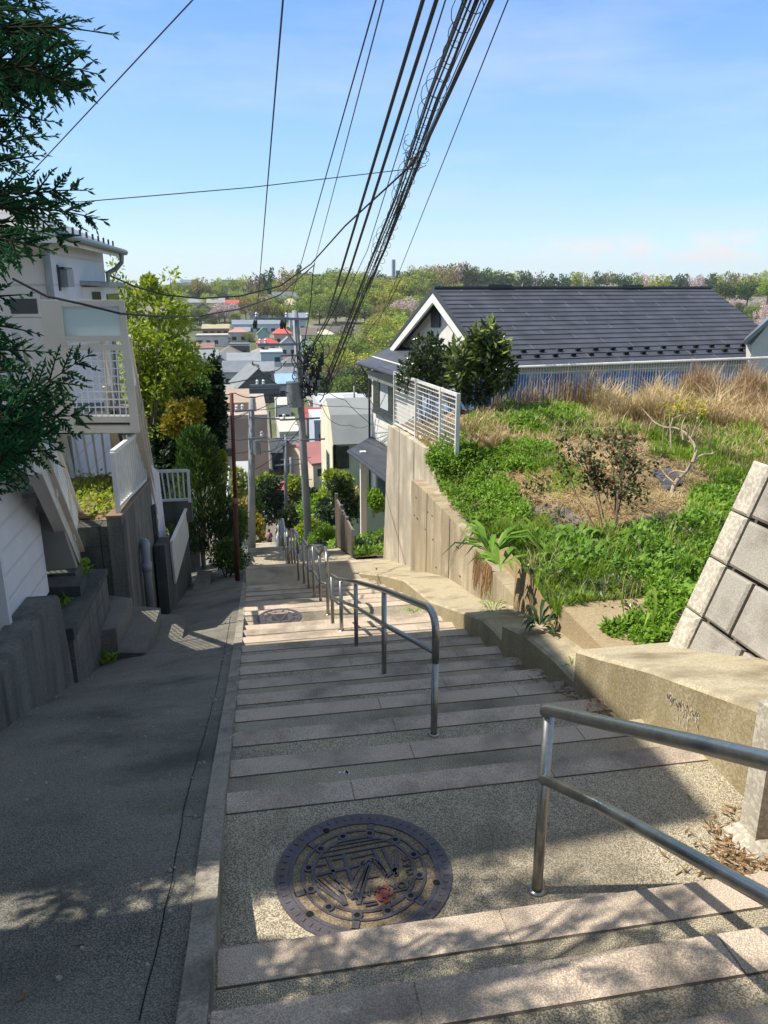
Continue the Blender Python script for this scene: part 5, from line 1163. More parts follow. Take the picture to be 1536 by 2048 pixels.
for mk, w, h, n, l, nb, con in (('spring',12,13,1500,.75,11,0),('mid',12,12,1500,.75,11,0),('evergreen',12,12,1600,.8,10,0),('olive',12,11,1300,.75,11,0),('cherry',11,9,1500,.6,11,0),('rust',9,12,1100,.7,9,0),('twig',10,11,620,.8,10,0)):
    PROTO[mk] = (w, h, [fartree(mk,w,h,n,l,100+i*17,nb) for i in range(2)])
PROTO['pine'] = (8, 15, [fartree('evergreen',8,15,1200,.9,180+i,0,True) for i in range(2)])
used = set()
KN = dict(spring='fresh green spring tree', mid='mid green leafy tree', evergreen='dark evergreen tree', olive='olive brown budding tree', cherry='pale pink cherry tree in blossom', rust='rusty brown young leaved tree', twig='grey bare twigged tree', pine='dark pointed pine')
def hit_ground(x, y, smax=900):
    d = ray(x,y); t = 40.
    while t < smax:
        p = d*t
        if p.z < terr(p.x,p.y): return p
        t += 4+t*.004
    return None
def puttree(mk, x, yb, hpx, wpx, where, S=None, rnd=random):
    p = atY(x,yb,S) if S else (hit_ground(x,yb) or atY(x,yb,560))
    dist = p.y; h = hpx/F*dist; w = wpx/F*dist; pw, ph, lst = PROTO[mk]; o = lst[rnd.randrange(2)]
    lb = KN[mk]+' '+where; loc = p-Vector((0,0,.3)); sc_ = (w/pw, w/pw*rnd.uniform(.85,1.1), h/ph)
    if o.name not in used: used.add(o.name); o.location = loc; o.scale = sc_; o.rotation_euler = (0,0,rnd.uniform(0,6)); tag(o, lb, 'tree', KN[mk]+'s '+where)
    else: c = dup(o, loc, lb, KN[mk]+'s '+where, rnd.uniform(0,6), sc_); c['category'] = 'tree'
rnd = random.Random(90)
def pick(ws): return rnd.choices([k for k, v in ws], [v for k, v in ws])[0]
SKY = [('evergreen',.4),('olive',.15),('mid',.26),('cherry',.05),('spring',.1),('twig',.03)]
GRN = [('spring',.48),('mid',.28),('olive',.1),('cherry',.035),('rust',.03),('evergreen',.075)]
# skyline on the right, behind the dark roof
x = 832
while x < 1560:
    w = rnd.uniform(36,66); top = interp([(832,548),(880,540),(960,545),(1010,552),(1100,558),(1180,556),(1240,552),(1300,558),(1400,556),(1470,552),(1510,548),(1560,552)], x)+rnd.uniform(-3,5)
    puttree(pick(SKY), x, 606, 614-top, w, 'on the far ridge behind the dark roof', rnd.uniform(500,600), rnd); x += w*.5
for k in range(26):
    x = rnd.uniform(335,610); y = rnd.uniform(612,650); w = rnd.uniform(24,40); puttree(pick(GRN), x, y, w*rnd.uniform(.7,1), w, 'among the houses of the valley town', None, rnd)
x = 840
while x < 1560:
    w = rnd.uniform(34,60); puttree(pick(SKY), x, 622, rnd.uniform(44,56), w, 'on the far ridge behind the dark roof', rnd.uniform(420,480), rnd); x += w*.6
for x, y, w, h in ((1432,650,50,40),(1465,650,50,46),(1500,655,60,50),(1535,655,60,54),(1560,655,50,50),(1480,668,60,40),(1520,672,60,40),(1450,600,50,36),(1495,600,50,36),(1535,598,50,40)):
    puttree(pick([('mid',.3),('spring',.3),('evergreen',.3),('cherry',.2)]), x, y, h, w, 'beyond the right end of the dark roof', rnd.uniform(250,330), rnd)
puttree('cherry', 1478, 622, 26, 60, 'beyond the right end of the dark roof', 330, rnd); puttree('cherry', 1520, 618, 24, 50, 'beyond the right end of the dark roof', 335, rnd)
# cherry crowned knoll and skyline in the middle
for x, top, w, mk in ((865,535,50,'cherry'),(895,532,50,'olive'),(920,530,54,'cherry'),(850,548,40,'cherry'),(940,538,46,'olive'),(975,542,50,'evergreen'),(1005,545,44,'evergreen'),(830,552,34,'cherry'),(815,548,30,'olive'),(780,556,30,'mid'),(800,548,24,'evergreen'),(765,548,36,'evergreen'),(740,552,40,'mid'),(715,548,40,'mid'),(690,546,44,'spring'),(668,550,40,'mid'),(645,548,40,'spring'),(622,548,40,'olive')):
    puttree(mk, x, 600, 600-top, w, 'along the skyline above the town', 520+rnd.uniform(-20,30), rnd)
# left part of the skyline
for x, top, w, mk in ((545,540,32,'pine'),(600,535,30,'pine'),(575,540,44,'rust'),(528,548,30,'evergreen'),(610,552,40,'rust'),(510,552,30,'twig'),(492,556,34,'spring'),(470,560,30,'spring'),(448,560,34,'spring'),(430,562,28,'mid'),(405,560,44,'olive'),(385,564,34,'olive'),(362,568,34,'mid'),(340,572,34,'olive'),(320,574,30,'mid'),(415,575,40,'evergreen'),(395,578,36,'evergreen'),(585,560,36,'rust'),(560,562,30,'spring'),(540,566,28,'mid'),(520,570,26,'spring')):
    puttree(mk, x, 606, 606-top, w, 'along the skyline above the town', 480+rnd.uniform(-20,40), rnd)
# wooded slope right of the big pole
for y in (592,606,620,634,650,666,684,700,718,738,758,780,800):
    x0 = interp([(590,600),(640,618),(690,690),(740,640),(800,640)], y); x = x0+rnd.uniform(0,14)
    while x < 850:
        if not (y > 660 and 610 < x < 740 and y < 712):
            w = rnd.uniform(42,66)*(1+.25*(y-590)/200); puttree(pick(GRN), x, y+rnd.uniform(-3,3), w*rnd.uniform(.75,.95), w, 'on the wooded slope behind the town', None, rnd)
        x += rnd.uniform(24,36)
puttree('spring', 792, 622, 62, 74, 'on the wooded slope behind the town', None, rnd)
for x, y, w, h, mk in ((450,645,56,38,'cherry'),(492,640,30,44,'rust'),(520,640,40,36,'olive'),(545,642,44,40,'olive'),(400,650,50,30,'evergreen'),(380,660,40,36,'evergreen'),(425,662,36,26,'evergreen'),(600,635,30,30,'mid'),(575,640,30,30,'spring'),(360,640,50,36,'mid'),(345,612,50,30,'olive'),(470,648,26,22,'mid'),
                       (500,686,26,22,'mid'),(572,672,24,18,'evergreen'),(612,674,24,20,'evergreen'),(585,700,20,16,'mid'),(515,750,22,18,'spring'),(505,770,50,40,'evergreen'),(530,790,56,40,'evergreen'),(490,800,40,34,'evergreen'),(555,792,40,34,'evergreen'),(640,740,46,50,'mid'),(668,745,60,60,'olive'),(660,790,90,60,'twig'),(700,795,80,66,'evergreen'),(730,800,60,70,'evergreen'),(575,835,40,14,'evergreen'),(690,700,40,50,'twig'),(640,700,30,30,'evergreen'),(740,690,30,34,'twig')):
    puttree(mk, x, y, h, w, 'among the houses of the valley town', None, rnd)
for mk in PROTO:
    for o in PROTO[mk][2]:
        if o.name not in used: bpy.data.objects.remove(o)
# ------------------------------------------------------------------ the town in the valley
WM = {}
def cm(h, kind='w'):
    k = (h, kind)
    if k not in WM: WM[k] = mat('paint_'+kind, h, tuple(x*.82 for x in srgb(h)[:3]), .85 if kind == 'w' else .7, scale=.6)
    return WM[k]
def townhouse(x0, x1, yb, ye, yr, roof, wc, rc, label, S=None, depth=None, rot=0, floors=None, ncol=None, name='house', win=True):
    xm = (x0+x1)/2
    if S is None: p = hit_ground(xm, yb, 600); S = p.y if p else 420
    a, b = atY(x0,yb,S), atY(x1,yb,S); zb = a.z; ze = atY(xm,ye,S).z; W = b.x-a.x; D = depth or max(6, W*.8); cx, cy = (a.x+b.x)/2, S+D/2
    zr = atY(xm,yr,S+(D/2 if roof != 'gy' else 0)).z; H = max(.8, zr-ze); t = thing(name, (cx,cy,zb), label, 'house' if name == 'house' else name.split('_')[-1], 'houses of the valley town'); c, s_ = math.cos(rot), math.sin(rot)
    def T(x, y, z): return (cx+x*c-y*s_, cy+x*s_+y*c, z)
    w2, d2 = W/2, D/2; e = .35 if W > 4 else .15
    mb = MB(); zg = min(zb, terr(cx,cy))-1.5
    mb.prism([T(-w2,-d2,zg),T(w2,-d2,zg),T(w2,d2,zg),T(-w2,d2,zg)], (0,0,ze-zg))
    if roof == 'gx': mb.add([T(-w2,-d2,ze),T(-w2,d2,ze),T(-w2,0,ze+H),T(w2,-d2,ze),T(w2,d2,ze),T(w2,0,ze+H)], [(0,2,1),(3,4,5)])
    if roof == 'gy': mb.add([T(-w2,-d2,ze),T(w2,-d2,ze),T(0,-d2,ze+H),T(-w2,d2,ze),T(w2,d2,ze),T(0,d2,ze+H)], [(0,1,2),(3,5,4)])
    mb.build('wall', cm(wc), t); mb = MB(); th = .18
    def roofmesh(vs, fs):
        n = len(vs); mb.add(list(vs)+[(x,y,z-th) for x,y,z in vs], list(fs)+[tuple(n+i for i in reversed(f)) for f in fs])
        from collections import Counter
        ed = Counter()
        for f in fs:
            for i in range(len(f)): ed[frozenset((f[i],f[(i+1)%len(f)]))] += 1
        for f in fs:
            for i in range(len(f)):
                p, q = f[i], f[(i+1)%len(f)]
                if ed[frozenset((p,q))] == 1: mb.add([mb.v[len(mb.v)-2*n+k] if 0 else (vs[p] if k == 0 else vs[q] if k == 1 else (vs[q][0],vs[q][1],vs[q][2]-th) if k == 2 else (vs[p][0],vs[p][1],vs[p][2]-th)) for k in range(4)], [(3,2,1,0)])
    ze += .02; E0, E1, E2, E3 = T(-w2-e,-d2-e,ze),T(w2+e,-d2-e,ze),T(w2+e,d2+e,ze),T(-w2-e,d2+e,ze)
    if roof == 'gx': roofmesh([E0,E1,E2,E3,T(-w2-e,0,ze+H+.12),T(w2+e,0,ze+H+.12)], [(0,1,5,4),(2,3,4,5)])
    elif roof == 'gy': roofmesh([E0,E1,E2,E3,T(0,-d2-e,ze+H+.12),T(0,d2+e,ze+H+.12)], [(1,2,5,4),(3,0,4,5)])
    elif roof == 'hip':
        k = min(w2,d2)*.95; A, B = (T(-w2+k,0,ze+H),T(w2-k,0,ze+H)) if W >= D else (T(0,-d2+k,ze+H),T(0,d2-k,ze+H))
        roofmesh([E0,E1,E2,E3,A,B], [(0,1,5,4),(1,2,5),(2,3,4,5),(3,0,4)] if W >= D else [(0,1,4),(1,2,5,4),(2,3,5),(3,0,4,5)])
    elif roof == 'shed': roofmesh([E0,E1,T(w2+e,d2+e,ze+H),T(-w2-e,d2+e,ze+H)], [(0,1,2,3)])
    else: mb.prism([T(-w2-.05,-d2-.05,ze),T(w2+.05,-d2-.05,ze),T(w2+.05,d2+.05,ze),T(-w2-.05,d2+.05,ze)], (0,0,.35))
    mb.build('roof', cm(rc,'r'), t)
    if win and W > 4.5:
        mb = MB(); mb.bar(T(-w2-e,-d2-e-.06,ze-.1), T(w2+e,-d2-e-.06,ze-.1), .14, .14); mb.build('gutter', M['galv'] if x0 % 2 else M['white_trim'], t)
        if ze-zb > 4.2 and roof != 'flat' and int(x0+yb) % 3:
            u0 = -w2*.85 if int(x0) % 2 else -.05*w2; mb = MB(); zz = ze-2.6; mb.prism([T(u0,-d2-.9,zz-.15),T(u0+w2*.9,-d2-.9,zz-.15),T(u0+w2*.9,-d2-.01,zz-.15),T(u0,-d2-.01,zz-.15)], (0,0,.14)); mb.prism([T(u0,-d2-.9,zz),T(u0+w2*.9,-d2-.9,zz),T(u0+w2*.9,-d2-.84,zz),T(u0,-d2-.84,zz)], (0,0,.95)); mb.build('balcony', cm('#dcdad4'), t)
    if win:
        rnd = random.Random(int(x0*7+yb)); hgt = ze-zb; nf = floors or max(1, int(hgt/2.7)); nc = ncol or max(2, min(7, int(W/2.6)))
        for f in range(nf):
            for k in range(nc):
                if rnd.random() < .22: continue
                u = -w2+(k+.5)*W/nc; z = ze-hgt*(f+.62)/nf; ww = min(W/nc*.6, 1.7)*rnd.uniform(.7,1)/2; hh = min(1.3, hgt/nf*.45)/2
                mb = MB(); mb.prism([T(u-ww,-d2-.06,z-hh),T(u+ww,-d2-.06,z-hh),T(u+ww,-d2-.06,z+hh),T(u-ww,-d2-.06,z+hh)], tuple(Vector(T(0,.06,0))-Vector(T(0,0,0)))); mb.build('window', M['glass'], t)
    return t
W_, GR, DG = '#cfccc4', '#8b9096', '#5a5f66'
TH_ = townhouse
# near the foot of the hill
bh = TH_(437,540,975,838,804,'flat','#a8988a','#b5a596','large beige windowless apartment block behind the slim utility pole',70,14,0,win=False)
mb = MB(); a, b_ = atY(440,806,72), atY(500,806,72); mb.box(a.x,b_.x,72,82,atY(470,836,72).z,a.z); mb.build('roof_storey', cm('#a5907c'), bh)
for x, y in ((487,950),(455,905),(485,962)): mb = MB(); p = atY(x,y,69.9); mb.box(p.x-.5,p.x+.5,69.85,70,p.z-.35,p.z+.35); mb.build('window', M['glass'], bh)
# cream house with gambrel roof
cg = thing('house', atY(700,960,46), 'cream and green house with a grey shingled barn shaped roof beside the white porch', 'house', 'houses of the valley town')
a, b_ = atY(667,960,46), atY(740,960,46); zE, zM, zT = atY(690,880,46).z, atY(690,835,46).z, atY(690,812,46).z
mb = MB(); mb.box(a.x+.2,b_.x+4,46,53,-22,zE); mb.build('wall', cm('#b9c0a8'), cg)
mb = MB(); mb.prism([(a.x,45.7,zE-.2),(a.x,47.0,zM),(a.x,49.5,zT),(a.x,52,zM),(a.x,53.3,zE-.2)], (b_.x+4-a.x,0,0)); mb.build('roof', cm('#868a88','r'), cg)
mb = MB(); mb.prism([(a.x-.06,45.75,zE-.3),(a.x-.06,47.05,zM-.12),(a.x-.06,49.5,zT-.14),(a.x-.06,51.95,zM-.12),(a.x-.06,53.2,zE-.3),(a.x-.06,53,-22),(a.x-.06,46,-22)], (.05,0,0)); mb.build('gable_wall', cm('#d6d0b8'), cg)
mb = MB(); mb.box(a.x-.1,a.x-.05,47.5,49.2,zE-2.6,zE-1.2); mb.build('window', M['glass'], cg); mb = MB(); p = atY(685,915,45.95); mb.box(p.x-.4,p.x+.4,45.93,46,p.z-.7,p.z+.7); mb.build('window', M['glass'], cg)
TH_(555,583,852,814,809,'flat','#d0cdc6','#c2beb6','small white flat roofed house with a dark upper window left of the big pole',125,9)
TH_(630,668,900,846,838,'flat','#aeb9c6','#b9c2cc','pale blue grey house with one wide window right of the big pole',88,8,0,1,1)
TH_(614,652,845,836,821,'gx','#8a7a74','#a8473a','greyish house with a bright red roof above the pale blue house',110,8)
TH_(600,672,958,925,893,'gx','#cfc4ac','#a06a66','cream house with a broad faded pink roof right of the big pole',66,9,.25)
TH_(552,612,1035,1012,972,'gx','#8f8678','#a4585a','low house with a red tiled roof left of the big pole',60,8,.35)
TH_(472,497,1025,978,970,'shed','#b9bab6','#a8abab','grey corrugated shed between the red pole and the slim pole',52,5,0,win=False)
TH_(580,612,945,915,905,'shed','#6c6f72','#5b5f64','dark grey house end in shade left of the big pole',84,8)
TH_(560,600,880,868,860,'flat','#b2aea4','#c4bfb2','low pale flat roofed building beside the lane',104,12,0,win=False)
TH_(545,575,945,905,898,'gx','#4a5058','#3f454c','nearly black house behind the slim utility pole',86,8)
TH_(640,735,835,812,806,'flat','#b8bcc0','#c3c7cc','long low white building beyond the cream house',130,14)
TH_(700,742,822,811,806,'shed','#9aa0a0','#a9aeb0','low grey roofed building next to the white house with shutters',125,8)
# middle of the town
TH_(469,552,808,776,738,'gy','#5d5f60','#75797a','dark gabled house with pale edged roof, left of the big pole',None,12,.15)
TH_(555,600,800,768,748,'gx','#cbd0d4','#8fb2d6','white house with a pale blue roof behind the big pole',None)
TH_(394,449,812,782,748,'hip','#98948a','#84837d','grey brown hipped house at the left edge of the town',None,11,.1)
TH_(446,486,808,790,770,'gx','#d8d4cb','#9c9b97','small white house below the two grey roofed ones',None)
TH_(449,505,775,744,722,'gx','#b9bab8','#6f767e','house with a wide slate grey roof in the left of the town',None,11,-.1)
TH_(500,548,760,742,724,'gx','#a9aab0','#8c9096','grey house end beside the tall pale blue block',None)
TH_(523,567,748,706,699,'flat','#b5c6cc','#c6d2d6','tall pale blue flat roofed house left of the big pole',None)
TH_(555,600,780,752,735,'gx','#c6c8c8','#7a8188','grey roofed house half hidden behind the big pole',None)
TH_(567,606,752,726,712,'hip','#c9c6be','#6e7276','dark hipped house under the middle crossarm',None)
TH_(400,437,740,716,700,'gx','#c2c4c4','#8a9096','house with pale grey roof beside the spring tree',None)
TH_(437,482,735,710,692,'hip','#b7b2a8','#7b736a','house with a brown hipped roof in the left of the town',None,10)
TH_(457,520,745,722,706,'gx','#c4c6c8','#8e9498','broad light grey roofed house beneath the brown roofed ones',None)
TH_(405,440,768,748,732,'gx','#b0b2b0','#7d8488','small slate roofed house touching the spring tree',None)
TH_(460,500,712,690,681,'flat','#4f5358','#6a7076','charcoal flat roofed house with pale parapet',None)
TH_(592,606,735,716,700,'gy','#cfd0ce','#8a8f94','narrow white gabled house behind the big pole',None)
TH_(606,668,722,700,682,'gx','#d0d2d2','#5f7f72','long white house with a green roof right of the big pole',None,9)
TH_(561,594,712,690,675,'gy','#cfd2d2','#7f868c','white gabled house with grey roof left of the big pole',None)
TH_(515,556,705,686,676,'hip','#d8c7ac','#c8443f','cream house with a bright red hipped roof',None)
TH_(549,584,690,667,653,'hip','#d6b3a4','#cf6058','pink house with a light red hipped roof',None)
TH_(516,540,690,668,656,'gy','#a9c2b4','#4f7d68','small mint green gabled house beside the red roofs',None)
TH_(460,496,685,664,656,'hip','#cfc4ba','#b98a80','house with a faded pink hipped roof',None)
TH_(393,457,692,672,662,'flat','#d0ccc4','#b9b4a8','long cream two storey flats at the left edge of the town',None)
TH_(405,458,670,657,649,'shed','#b58078','#a8a07c','pink walled house with a flat olive roof',None)
TH_(466,568,668,648,640,'gx','#c9cfd6','#7d8894','very long pale block with a slate grey roof at the hill foot',None,11)
TH_(580,613,665,640,626,'gx','#c3c9d4','#8b93a2','lavender grey house behind the top of the big pole',None)
TH_(634,670,688,669,659,'hip','#c7cfbe','#c9c8a8','pale green house with a cream pyramid roof',None)
TH_(640,690,672,664,655,'gx','#77706a','#5e5854','long brown roofed house behind the cream pyramid roof',None,9)
TH_(603,634,690,670,656,'gx','#d2cbc0','#756a62','white house with a brown roof right of the big pole',None)
TH_(678,712,700,680,664,'gy','#b9bcc0','#85898f','grey gabled house at the foot of the wooded slope',None)
TH_(705,756,712,690,677,'gx','#d4d0c8','#c08478','white house with a salmon roof at the foot of the wooded slope',None,9)
TH_(668,700,715,694,684,'gx','#b0b4b8','#8f9499','pale grey house in front of the salmon roofed one',None)
for a_ in ((415,452,735,720,706,'gx','#c8cbd0','#6c737b','grey blue roofed house below the pale grey one by the spring tree'),(505,535,722,706,696,'hip','#d6d0c4','#9a938a','little taupe roofed house left of the tall pale blue one'),(440,470,760,742,730,'gy','#d5d3cc','#8d9298','white gabled house front in the left part of the town'),(480,520,790,772,760,'flat','#c9c4b8','#a9aeb3','low cream flat roofed house before the dark gabled one'),(560,590,735,722,712,'gx','#b9a89a','#8c5b50','small house with a brick brown roof behind the big pole'),
    (596,640,800,782,770,'gx','#c4c8cc','#75797e','house with a dark grey roof behind the cable tangle'),(620,660,815,800,790,'hip','#d2ccbe','#8e8a84','stone roofed house right of the big pole beneath the tangle'),(470,500,672,662,655,'gx','#d6d6d2','#8a8f96','small pale house tucked beneath the long pale block'),(430,462,690,678,670,'gy','#c6b8a8','#77706a','little tan gabled house at the left of the town'),(540,565,722,706,697,'gx','#dcdcd8','#a0a6ac','white house with a silver roof right of the tall pale blue one'),
    (640,676,705,692,682,'gx','#c9b6a8','#7e6f66','tan house with a dull brown roof at the foot of the wooded slope'),(500,536,640,630,622,'gx','#d2d2ce','#7f868e','grey roofed white house just above the long pale block'),(395,428,708,696,686,'gx','#cfc9be','#8a6f62','cream house with a brown roof half behind the spring tree')): TH_(*a_)
# houses up on the hill
TH_(546,598,612,597,584,'gx','#5e646c','#6d7278','dark house with pale gable edge high on the hill',None,9)
TH_(565,600,622,610,597,'hip','#d2c3a2','#c9c0a6','cream hip roofed house high on the hill',None)
TH_(478,512,612,600,588,'gy','#bab5a8','#8a8478','house with a tall brownish gable on the hill',None)
TH_(505,550,618,606,594,'gx','#b9bfc6','#8d97a2','pale slate roofed house on the hill',None)
TH_(376,420,618,605,596,'gx','#c6c6c6','#8c9198','grey roofed house on the hill above the cherry tree',None)
TH_(415,450,622,606,596,'gx','#d0c7bc','#97958f','house with a stone grey roof on the hill above the cherry tree',None)
TH_(392,422,636,618,606,'gy','#8d7f74','#5f5a58','brown gabled house on the hill left of the cherry tree',None)
TH_(452,478,616,607,600,'gx','#c4a79c','#b9584e','small red roofed house peeping out on the hill',None)
TH_(600,625,606,597,590,'gx','#d6d2c8','#a39e96','small white house among the hill trees',None)
for i, (x0,x1,y0,c_, lb) in enumerate(((342,395,566,'#dde6e8','long pale office building on the left skyline'),(362,390,560,'#d5dfe2','taller block on top of the left skyline office'),(445,486,560,'#d0e2de','greenish office building on the skyline'),(425,452,565,'#dbe3e3','low pale building on the skyline'))):
    TH_(x0,x1,590,y0+.5,y0,'flat',c_,'#c2ccd0',lb,520+6*i,16,0,2,6,'office_building')
# incinerator tower on the skyline
tw = thing('chimney_tower', atY(788,575,1000), 'slim two part grey chimney tower on the skyline', 'tower')
for x0, x1, y0, c_ in ((784.6,790.6,519,'#9aa6b2'),(793.5,800,541,'#8793a0')):
    a, b_ = atY(x0,y0,1000), atY(x1,600,1000); mb = MB(); mb.box(a.x,b_.x,1000,1006,b_.z,a.z); mb.build('shaft', cm(c_), tw)
mb = MB(); a, b_ = atY(787.2,519,1000), atY(788.2,580,1000); mb.box(a.x,b_.x,999.6,1000,b_.z,a.z-.5); mb.build('groove', cm('#5f6a76'), tw)
# lane, garden fence, pots and gate lower down
ln = MB(); ln.grid(1, 20, lambda u, v: (lerp(-1.2,2.6,u)+1.2*v*v, lerp(58,150,v), terr(0.5,lerp(58,150,v))+.45)); tag(ln.build('lane', M['rampc']), 'narrow lane continuing through the town', kind='structure')
gfz = thing('garden_fence', atX(690,1110,2.3), 'brown slatted metal garden fence below the tall wall', 'fence')
zp = lambda s: interp([(16.7,-6.13),(17.4,-6.33),(20.6,-7.15),(24,-8.4),(30,-10.7)], s)
br_ = mat('bronze_panel','#8a7a6a','#75675a',.5,scale=10)
for i, (s0, s1) in enumerate(((17.42,18.4),(18.46,19.5),(19.56,20.7))):
    mb = MB(); mb.prism([(2.3,s0,zp(s0)+.06),(2.3,s1,zp(s1)+.06),(2.3,s1,-5.68-.04*i),(2.3,s0,-5.64-.04*i)], (.04,0,0)); mb.build('slat_panel', br_, gfz)
    mb = MB(); k_ = int((s1-s0)/.09)
    for j in range(k_): q = s0+(j+.5)*(s1-s0)/k_; mb.box(2.27,2.3,q-.02,q+.02,zp(q)+.06,-5.68-.04*i)
    mb.build('slats', br_, gfz)
for s in (17.38,18.43,19.53,20.73): mb = MB(); mb.box(2.26,2.34,s-.04,s+.04,zp(s)-.2,-5.6); mb.build('post', M['galv'], gfz)
sp2 = MB(); q_ = [16.7+.6*i for i in range(22)]
for a_, b_ in zip(q_, q_[1:]): sp2.add([(1.66,a_,zp(a_)),(2.3,a_,zp(a_)),(2.3,b_,zp(b_)),(1.66,b_,zp(b_)),(1.66,a_,zp(a_)-1.2),(1.66,b_,zp(b_)-1.2)], [(0,1,2,3),(4,0,3,5)])
tag(sp2.build('side_path', M['kerb_top']), 'sloping concrete side path right of the lower handrails', kind='structure')
gl = MB(); gl.grid(10, 20, lambda u, v: (lerp(2.32,7,u), lerp(16.8,30,v), zp(lerp(16.8,30,v))+.05+.06*mnoise.noise(Vector((u*8,v*14,0))))); tag(gl.build('lower_garden', M['soil'], smooth=True), 'soil of the small garden below the tall wall', kind='structure')
mb = MB(); rnd = random.Random(12)
for i in range(5200):
    s_ = rnd.uniform(16.9,24); r_ = 2.34+rnd.random()**1.6*2.6; p = Vector((r_,s_,zp(s_)+.05)); leaf(mb, p+Vector((0,0,rnd.uniform(0,.22))), rdir(rnd,.2), Vector((rnd.uniform(-.5,.5),rnd.uniform(-.5,.5),1)), .11, .06, 0, .1)
tag(mb.build('garden_weeds', M['lf_herb']), 'green planting filling the small garden below the tall wall', kind='stuff')
for i, (x_, s_, lb) in enumerate(((2.75,18.0,'dark round flower tub, nearest of the three below the tall wall'),(3.0,18.7,'dark round flower tub, middle of the three below the tall wall'),(3.4,19.3,'dark round flower tub, farthest of the three by the white pillar'))):
    t = thing('flower_tub', (x_,s_,zp(s_)+.05), lb, 'flower pot', 'flower tubs in the small garden'); mb = MB(); mb.disc((x_,s_,zp(s_)+.05), .17, .3, 16, 0, .22); mb.build('pot', M['dark_trim'], t); mb = MB(); crown(mb, [(Vector((x_,s_,zp(s_)+.42)),(.22,.22,.14))], 120, .1, .05, rnd, .3); mb.build('leaves', M['lf_herb'], t)
gw = thing('white_gate', atY(640,1060,46), 'small white railing gate behind the big utility pole', 'gate'); mb = MB()
a, b_ = atY(622,1030,46), atY(665,1024,46); mb.bar(a, b_, .06, .06); mb.bar(a-Vector((0,0,1.1)), b_-Vector((0,0,1.1)), .06, .06); mb.build('rails', M['white_metal'], gw); mb = MB()
for i in range(14): p = a.lerp(b_,i/13); mb.bar(p, p-Vector((0,0,1.1)), .035,.035,up=(0,1,0))
mb.build('bars', M['white_metal'], gw)
for i, (x, y, lb, c_) in enumerate(((585,1078,'leftmost red flowers in a pot by the lower steps','#b5483f'),(597,1082,'white potted flowers by the lower steps','#d8d2ca'),(578,1090,'pink flowers in a pot nearest the handrail','#c98a90'))):
    p = atY(x,y+12,46); t = thing('flower_pot', p, lb, 'flower pot', 'flower pots on the lower steps'); mb = MB(); mb.disc(p, .18, .35, 14, 0, .24); mb.build('pot', cm('#7a5a48'), t)
    mb = MB(); rnd = random.Random(i); crown(mb, [(p+Vector((0,0,.6)),(.35,.35,.3))], 160, .14, .09, rnd, .3); mb.build('leaves', M['lf_herb'], t); mb = MB(); crown(mb, [(p+Vector((0,0,.68)),(.36,.36,.28))], 70, .14, .12, rnd, .8); mb.build('flowers', cm(c_), t)
p = atY(590,1095,40); cb_ = thing('planter_box', p, 'pale box with a black planter tub beside the lower handrail', 'planter'); mb = MB(); mb.box(p.x-.5,p.x+.3,40,40.5,p.z-.5,p.z+.4); mb.build('box', cm('#b9aa90'), cb_); mb = MB(); mb.box(p.x+.05,p.x+.75,39.9,40.3,p.z-.3,p.z+.1); mb.build('tub', M['hole'], cb_)
# ------------------------------------------------------------------ utility poles
def pole(label, pts, r0, r1):
    t = thing('utility_pole', pts[0], label, 'utility pole', 'concrete utility poles'); mb = MB(); mb.tube(pts, [lerp(r0,r1,i/(len(pts)-1)) for i in range(len(pts))], 14); mb.build('shaft', M['pole'], t, True); return t
PB, PT = atY(620,1118,33), atY(590,621,33)
up1 = pole('big concrete utility pole in the middle, loaded with cables', [PB-Vector((0,0,.5)), PB.lerp(PT,.5), PT], .19, .125)
def arm(t, x0, y0, x1, y1, S, w=.09, ins=()):
    mb = MB(); a, b_ = atY(x0,y0,S-.2), atY(x1,y1,S-.2); mb.bar(a, b_, w, w); o = mb.build('crossarm', M['galv'], t)
    for k in ins:
        p = a.lerp(b_,k); mb = MB(); mb.tube([p, p+Vector((0,0,.1)), p+Vector((0,0,.14)), p+Vector((0,0,.2)), p+Vector((0,0,.25))], [.03,.07,.045,.07,.03], 8); mb.build('insulator', M['insul'], o)
arm(up1,510,637,618,638,33,.1,(.03,.58,.97)); arm(up1,516,690,602,688,33,.1,(.05,.18)); arm(up1,560,712,606,710,33,.07); arm(up1,500,772,622,768,33,.1,(.12,.22)); arm(up1,560,840,640,836,33,.07,(.1,)); arm(up1,600,880,650,878,33,.06)
mb = MB(); mb.bar(atY(563,648,32.8), atY(593,690,32.8), .05,.05); mb.bar(atY(592,700,32.8), atY(620,722,32.8), .05,.05); mb.build('brace', M['galv'], up1)
for x in (509,513,566,571,563): mb = MB(); mb.tube([atY(x,640,32.6), atY(x-1,648,32.6), atY(x-1,658,32.6)], [.03,.06,.03], 8); mb.build('insulator', M['cable'], up1)
mb = MB(); c_ = atY(588,790,32.7); mb.disc((c_.x,c_.y,c_.z-.5), .3, 1.0, 20); mb.disc((c_.x,c_.y,c_.z+.5), .32, .06, 20); mb.build('transformer', M['galv'], up1)
rnd = random.Random(33); mb = MB()
for i in range(46):      # slack loops, splice boxes and drops tied to the pole
    x, y = rnd.gauss(618,13), rnd.uniform(690,790); c0 = atY(x,y,32.7+rnd.uniform(-.3,.3)); R_ = rnd.uniform(.1,.42); a0 = rnd.uniform(0,6.28); tl = rnd.uniform(.3,1)
    mb.tube([c0+Vector((R_*math.cos(a0+k*.5), .1*math.sin(k), R_*1.2*math.sin(a0+k*.5))) for k in range(int(5+tl*7))], .022, 5)
mb.build('slack_loops', M['cable'], up1)
